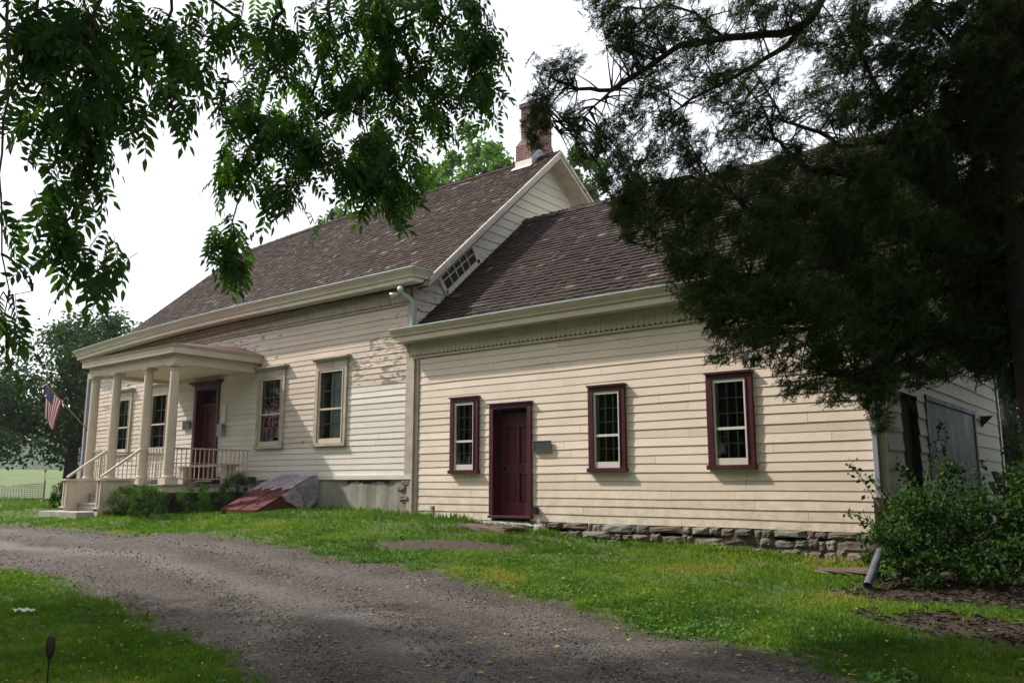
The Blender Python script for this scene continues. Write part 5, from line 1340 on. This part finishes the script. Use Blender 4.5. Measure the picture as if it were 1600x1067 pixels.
for pts, r0 in (([(170, -60, 6.0), (150, 20, 5.8), (140, 120, 5.7), (125, 200, 5.6), (125, 290, 5.5), (105, 350, 5.4), (130, 410, 5.4)], .02), ([(60, -60, 5.8), (55, 40, 5.7), (70, 120, 5.6), (50, 200, 5.5)], .018),
                ([(270, -60, 6.5), (265, 40, 6.5), (280, 110, 6.6), (262, 160, 6.6)], .018), ([(340, -60, 7.1), (330, 30, 7.1), (340, 120, 7.1)], .015),
                ([(450, -60, 8), (432, 20, 8), (420, 75, 8), (418, 110, 8.1), (400, 190, 8.2), (408, 240, 8.2), (380, 290, 8.1), (362, 340, 7.9), (360, 410, 7.8)], .024),
                ([(510, -50, 8.6), (510, 0, 8.6), (520, 60, 8.6), (500, 110, 8.6), (478, 165, 8.5), (476, 230, 8.4), (455, 300, 8.3)], .028),
                ([(520, 60, 8.6), (530, 110, 8.6), (550, 165, 8.6), (580, 215, 8.6), (600, 280, 8.5), (618, 330, 8.3)], .018),
                ([(640, -50, 8.8), (630, 40, 8.8), (640, 110, 8.8), (655, 180, 8.7), (640, 250, 8.5)], .022), ([(700, -50, 8.8), (705, 30, 8.8), (740, 90, 8.8), (765, 150, 8.7), (770, 185, 8.7)], .02), ([(590, -50, 8.7), (575, 60, 8.7), (585, 130, 8.7)], .016),
                ([(20, -60, 4.9), (5, 150, 4.7), (6, 330, 4.6), (14, 560, 4.8)], .012)):
    limbs += droop(pts, r0)
WC = [ # px,py,rx,ry,depth,density
 (50, 40, 80, 60, 5.6, 1.25), (150, 50, 90, 60, 5.8, 1.3), (50, 130, 60, 60, 5.5, 1.1), (120, 150, 70, 70, 5.6, 1.3), (185, 130, 40, 60, 5.8, 1.1), (25, 210, 30, 40, 5.3, .7),
 (150, 210, 45, 45, 5.6, 1.2), (115, 235, 50, 35, 5.5, .9), (120, 300, 38, 45, 5.5, 1.25), (100, 350, 45, 40, 5.4, 1.0), (130, 395, 55, 38, 5.4, 1.15), (110, 440, 50, 22, 5.3, .8), (165, 440, 22, 30, 5.4, .9), (10, 350, 16, 55, 4.6, .7), (12, 470, 16, 40, 4.7, .8), (10, 545, 18, 45, 4.8, .9), (50, 455, 25, 12, 5, .5),
 (240, 60, 60, 60, 6.4, 1.0), (300, 110, 55, 45, 6.8, 1.0), (260, 150, 40, 35, 6.6, 1.0), (330, 40, 55, 50, 7, .8), (270, 175, 25, 18, 6.5, .7), (350, 130, 30, 30, 7.2, .6),
 (430, 40, 50, 45, 8, .75), (385, 110, 32, 35, 8, .5), (370, 190, 32, 40, 8.2, .95), (405, 250, 55, 50, 8.2, 1.1), (370, 275, 35, 35, 8.2, 1.0), (440, 190, 50, 45, 8.4, 1.1), (455, 110, 50, 50, 8.4, .9), (450, 310, 35, 38, 8.2, 1.1), (362, 385, 36, 48, 7.8, 1.25), (365, 425, 25, 20, 7.8, 1.0), (485, 350, 16, 14, 8.2, .4),
 (520, 40, 50, 50, 8.6, .9), (540, 150, 50, 55, 8.6, 1.2), (500, 235, 48, 45, 8.5, 1.25), (570, 220, 55, 50, 8.6, 1.35), (620, 60, 70, 60, 8.8, 1.25), (640, 140, 60, 45, 8.8, 1.1), (590, 290, 50, 40, 8.4, 1.25), (615, 330, 36, 34, 8.3, 1.1), (640, 260, 32, 45, 8.5, 1.1), (550, 270, 40, 35, 8.4, 1.1),
 (700, 40, 60, 50, 8.8, 1.3), (735, 100, 45, 45, 8.8, 1.3), (760, 150, 26, 36, 8.7, 1.0), (710, 165, 40, 24, 8.7, .8), (765, 60, 22, 45, 8.8, .8), (655, 190, 45, 25, 8.6, .8), (590, 130, 35, 50, 8.7, .8), (768, 185, 16, 16, 8.7, .6), (580, 20, 50, 30, 8.7, 1.0)]
WL = []
for (px, py, rx, ry, d, den) in WC:
    c = at(px, py, d); s_ = d/F_PX; A_ = (rx*s_)*(ry*s_)*PI
    n = int(A_*den*(108 if px < 230 else 118))
    rz_ = max(rx, ry)*s_*1.1
    q_, _ = clumped(n, (0, 0, 0), (1, 1, 1), 9, .72, 0)
    P1 = c+q_[:, 0:1]*RT*rx*s_*.9+q_[:, 1:2]*np.array([0, 0, 1.])*ry*s_*.85+q_[:, 2:3]*np.array([FW[0], FW[1], 0])*rz_
    P1[:, 2] += .05
    WL += walnut_leaves(P1, c)
    cv = Vector(c); b_ = min(limbs, key=lambda v: (v-cv).length+ (.25 if v.z < c[2] else 0)); 
    mid = b_.lerp(cv, .5)+Vector((0, 0, .2*(b_-cv).length)); pts = [b_.lerp(mid, t_/8).lerp(mid.lerp(cv, t_/8), t_/8) for t_ in range(9)]+[cv+Vector((random.uniform(-.1, .1), random.uniform(-.1, .1), -ry*s_*.7))]
    wb.tube(pts, [.009*(1-.085*i) for i in range(10)], 5, cap=False)
    for i in range(4):
        e_ = Vector(P1[random.randrange(len(P1))]) if len(P1) else cv; s0 = pts[random.choice((5, 6, 7, 8))]; wb.tube([s0, s0.lerp(e_, .5)+Vector((0, 0, .05)), e_], [.008, .006, .003], 4, cap=False)
def outside(P, m=25):
    px, py, w = proj(P); return ~((w > 0) & (px > -m-40) & (px < 1600+m) & (py > -m-45) & (py < 1067+m))
for (c, rad, n) in (((-13.5, -2, 8.6), (6, 5, 3.6), 7000), ((-7.5, 3.2, 9.0), (4.6, 4.0, 1.8), 2200), ((-5.5, -.8, 8.6), (7.5, 4.8, 2.0), 7000), ((-16.5, -1.5, 6.5), (4.5, 3.5, 2.5), 3200)):
    q_, _ = clumped(n, c, rad, 30, .33, .2); q_ = q_[outside(q_, 150)]; WL += walnut_leaves(q_, c, .5, (.4, .6))
wb.build('branches', M['bark'], wal)
V, Fa, t = merge(WL); np_mesh('foliage', V, Fa, M['walnut'], wal, t=t)

# ---------------------------------------------------------------- cedar on the right
def cedar_template(seed):
    r_ = np.random.default_rng(seed); Vt, Ft = [], []
    for i in range(22):
        x = .05+.9*i/22; s_ = -1 if i % 2 else 1; p = np.array([x, 0, -.12*x*x]); a_ = s_*r_.uniform(.35, .95); L = r_.uniform(.16, .34)*(1.1-.5*x); zz = r_.uniform(-.5, .5)
        d = np.array([math.cos(a_), math.sin(a_), zz]); d /= np.linalg.norm(d); w = np.cross(d, r_.normal(size=3)); w /= np.linalg.norm(w); w *= r_.uniform(.017, .030)
        k = len(Vt); Vt += [p, p+d*L*.5+w, p+d*L, p+d*L*.5-w]; Ft += [[k, k+1, k+2], [k, k+2, k+3]]
    k = len(Vt); Vt += [np.array([0, 0, 0]), np.array([.5, .008, -.03]), np.array([1, 0, -.12]), np.array([.5, -.008, -.03])]; Ft += [[k, k+1, k+2], [k, k+2, k+3]]
    return np.array(Vt), np.array(Ft)
CT = [cedar_template(40+s_) for s_ in range(4)]
cb = (-.9, 9.62); cg = gz(*cb)
ced = empty('cedar_tree', (cb[0], cb[1], cg), 'huge dark cedar hanging over the right end of the wing', 'tree')
tb = MB()
tk = [(cb[0]+.02, cb[1], cg-.3), (cb[0], cb[1], cg+.25), (cb[0]-.03, cb[1]+.02, cg+1.5), (cb[0]-.06, cb[1], cg+3.4), (cb[0]-.02, cb[1], cg+6), (cb[0]-.1, cb[1]-.05, cg+9.5), (cb[0], cb[1], cg+12)]
tb.tube(tk, [.46, .34, .29, .27, .24, .15, .03], 16)
def px_limb(pts, r0, n=7):
    P_ = [Vector(at(*p)) for p in pts]; Q = []
    for i in range(len(P_)-1):
        for k in range(3):
            t_ = k/3; Q.append(P_[i].lerp(P_[i+1], t_)+Vector((random.gauss(0, .012),)*3))
    Q.append(P_[-1]); tb.tube(Q, [.72*r0*(1-.8*i/(len(Q)-1)) for i in range(len(Q))], n, cap=False); return Q
LIM = []
LIM += px_limb([(1545, -40, 9.6), (1400, -70, 9.2), (1290, -10, 8.9), (1262, 35, 8.8), (1220, 55, 8.7), (1130, 60, 8.5), (1060, 72, 8.4), (1005, 110, 8.3), (955, 142, 8.2), (905, 138, 8.2), (860, 120, 8.1)], .085)
LIM += px_limb([(1262, 35, 8.8), (1225, 75, 8.7), (1190, 95, 8.6), (1140, 125, 8.5), (1080, 155, 8.4), (1035, 190, 8.3)], .05)
LIM += px_limb([(1550, 330, 9.6), (1440, 240, 9.2), (1390, 226, 9.0), (1320, 225, 8.9), (1255, 200, 8.8), (1225, 190, 8.7), (1185, 120, 8.6)], .06)
LIM += px_limb([(1550, 380, 9.6), (1400, 255, 9.0), (1330, 272, 8.8), (1275, 268, 8.7), (1235, 245, 8.6), (1210, 215, 8.6), (1190, 165, 8.5)], .075)
LIM += px_limb([(1550, 430, 9.5), (1380, 350, 9.0), (1235, 365, 8.4), (1180, 335, 8.2), (1140, 300, 8.1), (1080, 275, 8.0), (1000, 290, 7.9)], .065)
LIM += px_limb([(1550, 470, 9.5), (1420, 440, 8.9), (1280, 420, 8.3), (1170, 430, 7.9), (1090, 420, 7.7)], .06)
LIM += px_limb([(1555, 520, 9.5), (1450, 520, 8.9), (1340, 500, 8.3), (1230, 520, 7.8), (1150, 500, 7.6)], .055)
LIM += px_limb([(1555, 540, 9.5), (1500, 520, 9.0), (1420, 560, 8.5), (1360, 590, 8.1), (1290, 580, 7.9)], .045)
LIM += px_limb([(1540, 150, 9.6), (1480, 60, 9.4), (1440, 0, 9.3), (1400, -30, 9.2)], .06)
LIM += px_limb([(1540, 250, 9.6), (1460, 200, 9.3), (1380, 150, 9.1), (1330, 60, 9.0), (1340, 0, 9.0)], .05)
LIM += px_limb([(955, 142, 8.2), (930, 165, 8.1), (900, 195, 8.1), (872, 205, 8.1)], .02, 5)
LIM += px_limb([(1130, 60, 8.5), (1100, 30, 8.5), (1050, 10, 8.4), (980, 15, 8.4)], .03, 5)
for i in range(10):
    a_ = random.uniform(-1.2, 2.2); branchy(tb, (cb[0], cb[1], random.uniform(3.5, 10)), (math.cos(a_), math.sin(a_), .1), random.uniform(2, 3.6), .07, 1)
CC = [(868, 112, 42, 26, 8.1, .8), (838, 200, 20, 34, 8.1, 1.2), (850, 160, 25, 20, 8.1, .8), (893, 190, 22, 28, 8.1, .8), (905, 240, 16, 24, 8.1, .5), (950, 12, 50, 24, 8.4, .8), (975, 60, 28, 30, 8.3, .8), (1000, 95, 30, 26, 8.3, .7),
 (1005, 170, 50, 35, 8.2, .6), (950, 225, 36, 36, 8.0, .8), (985, 290, 50, 50, 7.9, 1.35), (1010, 345, 42, 40, 7.8, 1.2), (970, 330, 20, 30, 7.8, .8), (1060, 230, 50, 50, 8.3, .85), (1110, 150, 60, 40, 8.5, .5), (1060, 30, 50, 40, 8.5, .55), (1150, 40, 60, 40, 8.7, .5), (1180, 110, 60, 40, 8.8, .42), (1220, 30, 50, 40, 8.8, .5),
 (1100, 320, 70, 60, 8.2, 1.2), (1060, 400, 42, 40, 7.8, 1.3), (1110, 440, 55, 45, 7.8, 1.4), (1080, 470, 26, 26, 7.6, 1.0), (1180, 400, 80, 60, 8.1, 1.4), (1190, 300, 70, 50, 8.5, .8), (1160, 220, 50, 40, 8.6, .55), (1150, 500, 50, 36, 7.6, 1.3), (1190, 545, 45, 28, 7.6, 1.3), (1125, 560, 20, 16, 7.5, 1.0), (1230, 470, 70, 60, 8, 1.6),
 (1280, 390, 80, 60, 8.4, 1.5), (1250, 250, 50, 36, 8.8, .5), (1275, 160, 50, 45, 9, .5), (1330, 170, 45, 50, 9, .9), (1300, 60, 60, 50, 9, .9), (1370, 60, 60, 55, 9.1, 1.3), (1390, 150, 60, 60, 9.1, 1.5), (1330, 300, 70, 50, 8.8, 1.3), (1400, 260, 70, 70, 9, 1.8), (1360, 380, 80, 70, 8.7, 1.9), (1450, 60, 60, 60, 9.3, 1.5), (1470, 180, 70, 70, 9.3, 2),
 (1480, 320, 80, 80, 9.2, 2), (1460, 430, 90, 80, 8.9, 2), (1340, 470, 80, 60, 8.4, 1.9), (1270, 540, 60, 45, 7.9, 1.6), (1250, 595, 40, 26, 7.7, 1.1), (1330, 560, 60, 50, 8.1, 1.6), (1310, 610, 45, 22, 7.9, 1.0), (1370, 610, 34, 40, 8.1, 1.2), (1395, 560, 40, 40, 8.4, 1.1), (1440, 520, 60, 40, 8.7, 1.3), (1500, 540, 50, 34, 8.9, 1.0), (1475, 575, 26, 20, 8.8, .8), (1550, 460, 50, 60, 9.3, 1.4), (1560, 350, 50, 80, 9.3, 1.7), (1575, 220, 40, 90, 9.5, 1.3), (1560, 80, 50, 80, 9.5, 1.2), (1590, 500, 30, 60, 9.3, 1.0), (1525, 90, 40, 60, 9.4, 1.1), (1375, 660, 10, 22, 8.1, .8)]
CC += [(1575, 60, 45, 60, 8.8, 1.6), (1560, 160, 45, 60, 8.7, 1.5), (1590, 260, 40, 60, 8.7, 1.7), (1570, 350, 45, 55, 8.7, 1.7), (1595, 440, 36, 60, 8.7, 1.6), (1580, 545, 24, 40, 8.8, .9), (1460, 120, 60, 50, 8.9, 1.2), (1400, 480, 60, 50, 8.2, 1.6), (1200, 470, 50, 50, 7.7, 1.2), (1120, 500, 24, 30, 7.6, 1.1), (1420, 590, 40, 26, 8.4, .9), (1050, 310, 40, 40, 7.9, 1.0), (1530, 560, 30, 26, 8.9, .8)]
CC += [(1528, y_, 32, 55, 8.8, 1.3) for y_ in range(20, 620, 75)]+[(1588, y_, 34, 55, 8.7, 1.3) for y_ in range(30, 600, 75)]+[(1270, 330, 60, 40, 8.3, 1.1), (1320, 250, 50, 30, 8.6, .8), (1180, 350, 50, 30, 8.0, 1.0), (1000, 40, 60, 40, 8.3, .6), (1090, 90, 60, 40, 8.5, .5), (1180, 180, 60, 40, 8.5, .5), (1040, 130, 40, 30, 8.3, .5)]
CLv = []
def cedar_sprays(P1, hang, sc):
    id_ = rng.integers(0, 4, len(P1)); out = []
    tr = np.array([cb[0], cb[1], 0])
    for k in range(4):
        q_ = P1[id_ == k]; n = len(q_)
        if not n: continue
        o_ = q_-tr; o_[:, 2] = 0; o_ = norm(o_)*.5; d = rdir(n)*.8+o_; d[:, 2] = d[:, 2]*.7-hang*rng.random(n)
        tq = np.clip(rng.random(n)*.7+.45*np.clip((-2.6-q_[:, 0])/2.5, 0, 1)*rng.random(n), 0, 1); out.append(scatter(CT[k][0], CT[k][1], q_-norm(d)*.1, d, rdir(n, -.3), rng.uniform(sc[0], sc[1], n), tq))
    return out
for (px, py, rx, ry, d, den) in CC:
    c = at(px, py, d); s_ = d/F_PX; A_ = (rx*s_)*(ry*s_)*PI; n = int(A_*(den*1.35 if den < .9 else den)*(2100 if den < 1.45 else 1500)*(.74 if px < 1330 else .92)); q_, _ = clumped(n, (0, 0, 0), (1, 1, 1), 30, .40, 0); dz = max(rx, ry)*s_*1.3
    P1 = c+q_[:, 0:1]*RT*rx*s_+q_[:, 1:2]*np.array([0, 0, 1.])*ry*s_+q_[:, 2:3]*np.array([FW[0], FW[1], 0])*dz
    CLv += cedar_sprays(P1, .9, (.09, .19))
    cv = Vector(c); near = sorted(LIM, key=lambda v: (v-cv).length)[:9]
    for i in range(9 if den < 1.3 else 5):
        b_ = random.choice(near); e_ = Vector(P1[random.randrange(n)]); mid = b_.lerp(e_, .5)+Vector((random.gauss(0, .05), random.gauss(0, .05), .08)); tb.tube([b_.lerp(mid, t_/4).lerp(mid.lerp(e_, t_/4), t_/4) for t_ in range(5)], [.011, .008, .006, .004, .002], 4, cap=False)
for (c, rad, n) in (((-.6, 9.6, 7.6), (3.6, 3.6, 4.0), 14000), ((.8, 10.2, 4.5), (2.8, 2.8, 2.6), 7000), ((2.4, 7.0, 6.0), (3.4, 3.6, 3.0), 9000)):
    q_, _ = clumped(n, c, rad, 36, .33, .2); q_ = q_[outside(q_, 12 if rad[0] > 3.5 else 70)]; CLv += cedar_sprays(q_, .6, (.22, .36))
tb.build('trunk_and_limbs', M['cedarbark'], ced)
V, Fa, t = merge(CLv); np_mesh('foliage', V, Fa, M['cedar'], ced, t=t)
# hazy summer air
hb = MB(); hb.box(-480, 230, -150, 480, -1.6, 24)
hz_ = hb.build('haze', None); hm_ = bpy.data.materials.new('summer_haze'); hm_.use_nodes = True; hn = hm_.node_tree.nodes; hn.remove(hn['Principled BSDF'])
pv = hn.new('ShaderNodeVolumePrincipled'); pv.inputs['Color'].default_value = (.86, .92, 1, 1); pv.inputs['Density'].default_value = HAZE; pv.inputs['Anisotropy'].default_value = .3
hm_.node_tree.links.new(pv.outputs[0], hn['Material Output'].inputs['Volume']); hz_.data.materials[0] = hm_
tag(hz_, 'thin pale summer haze over the far hills and trees', 'haze', kind='stuff')
print('verts', sum(len(m.vertices) for m in bpy.data.meshes))
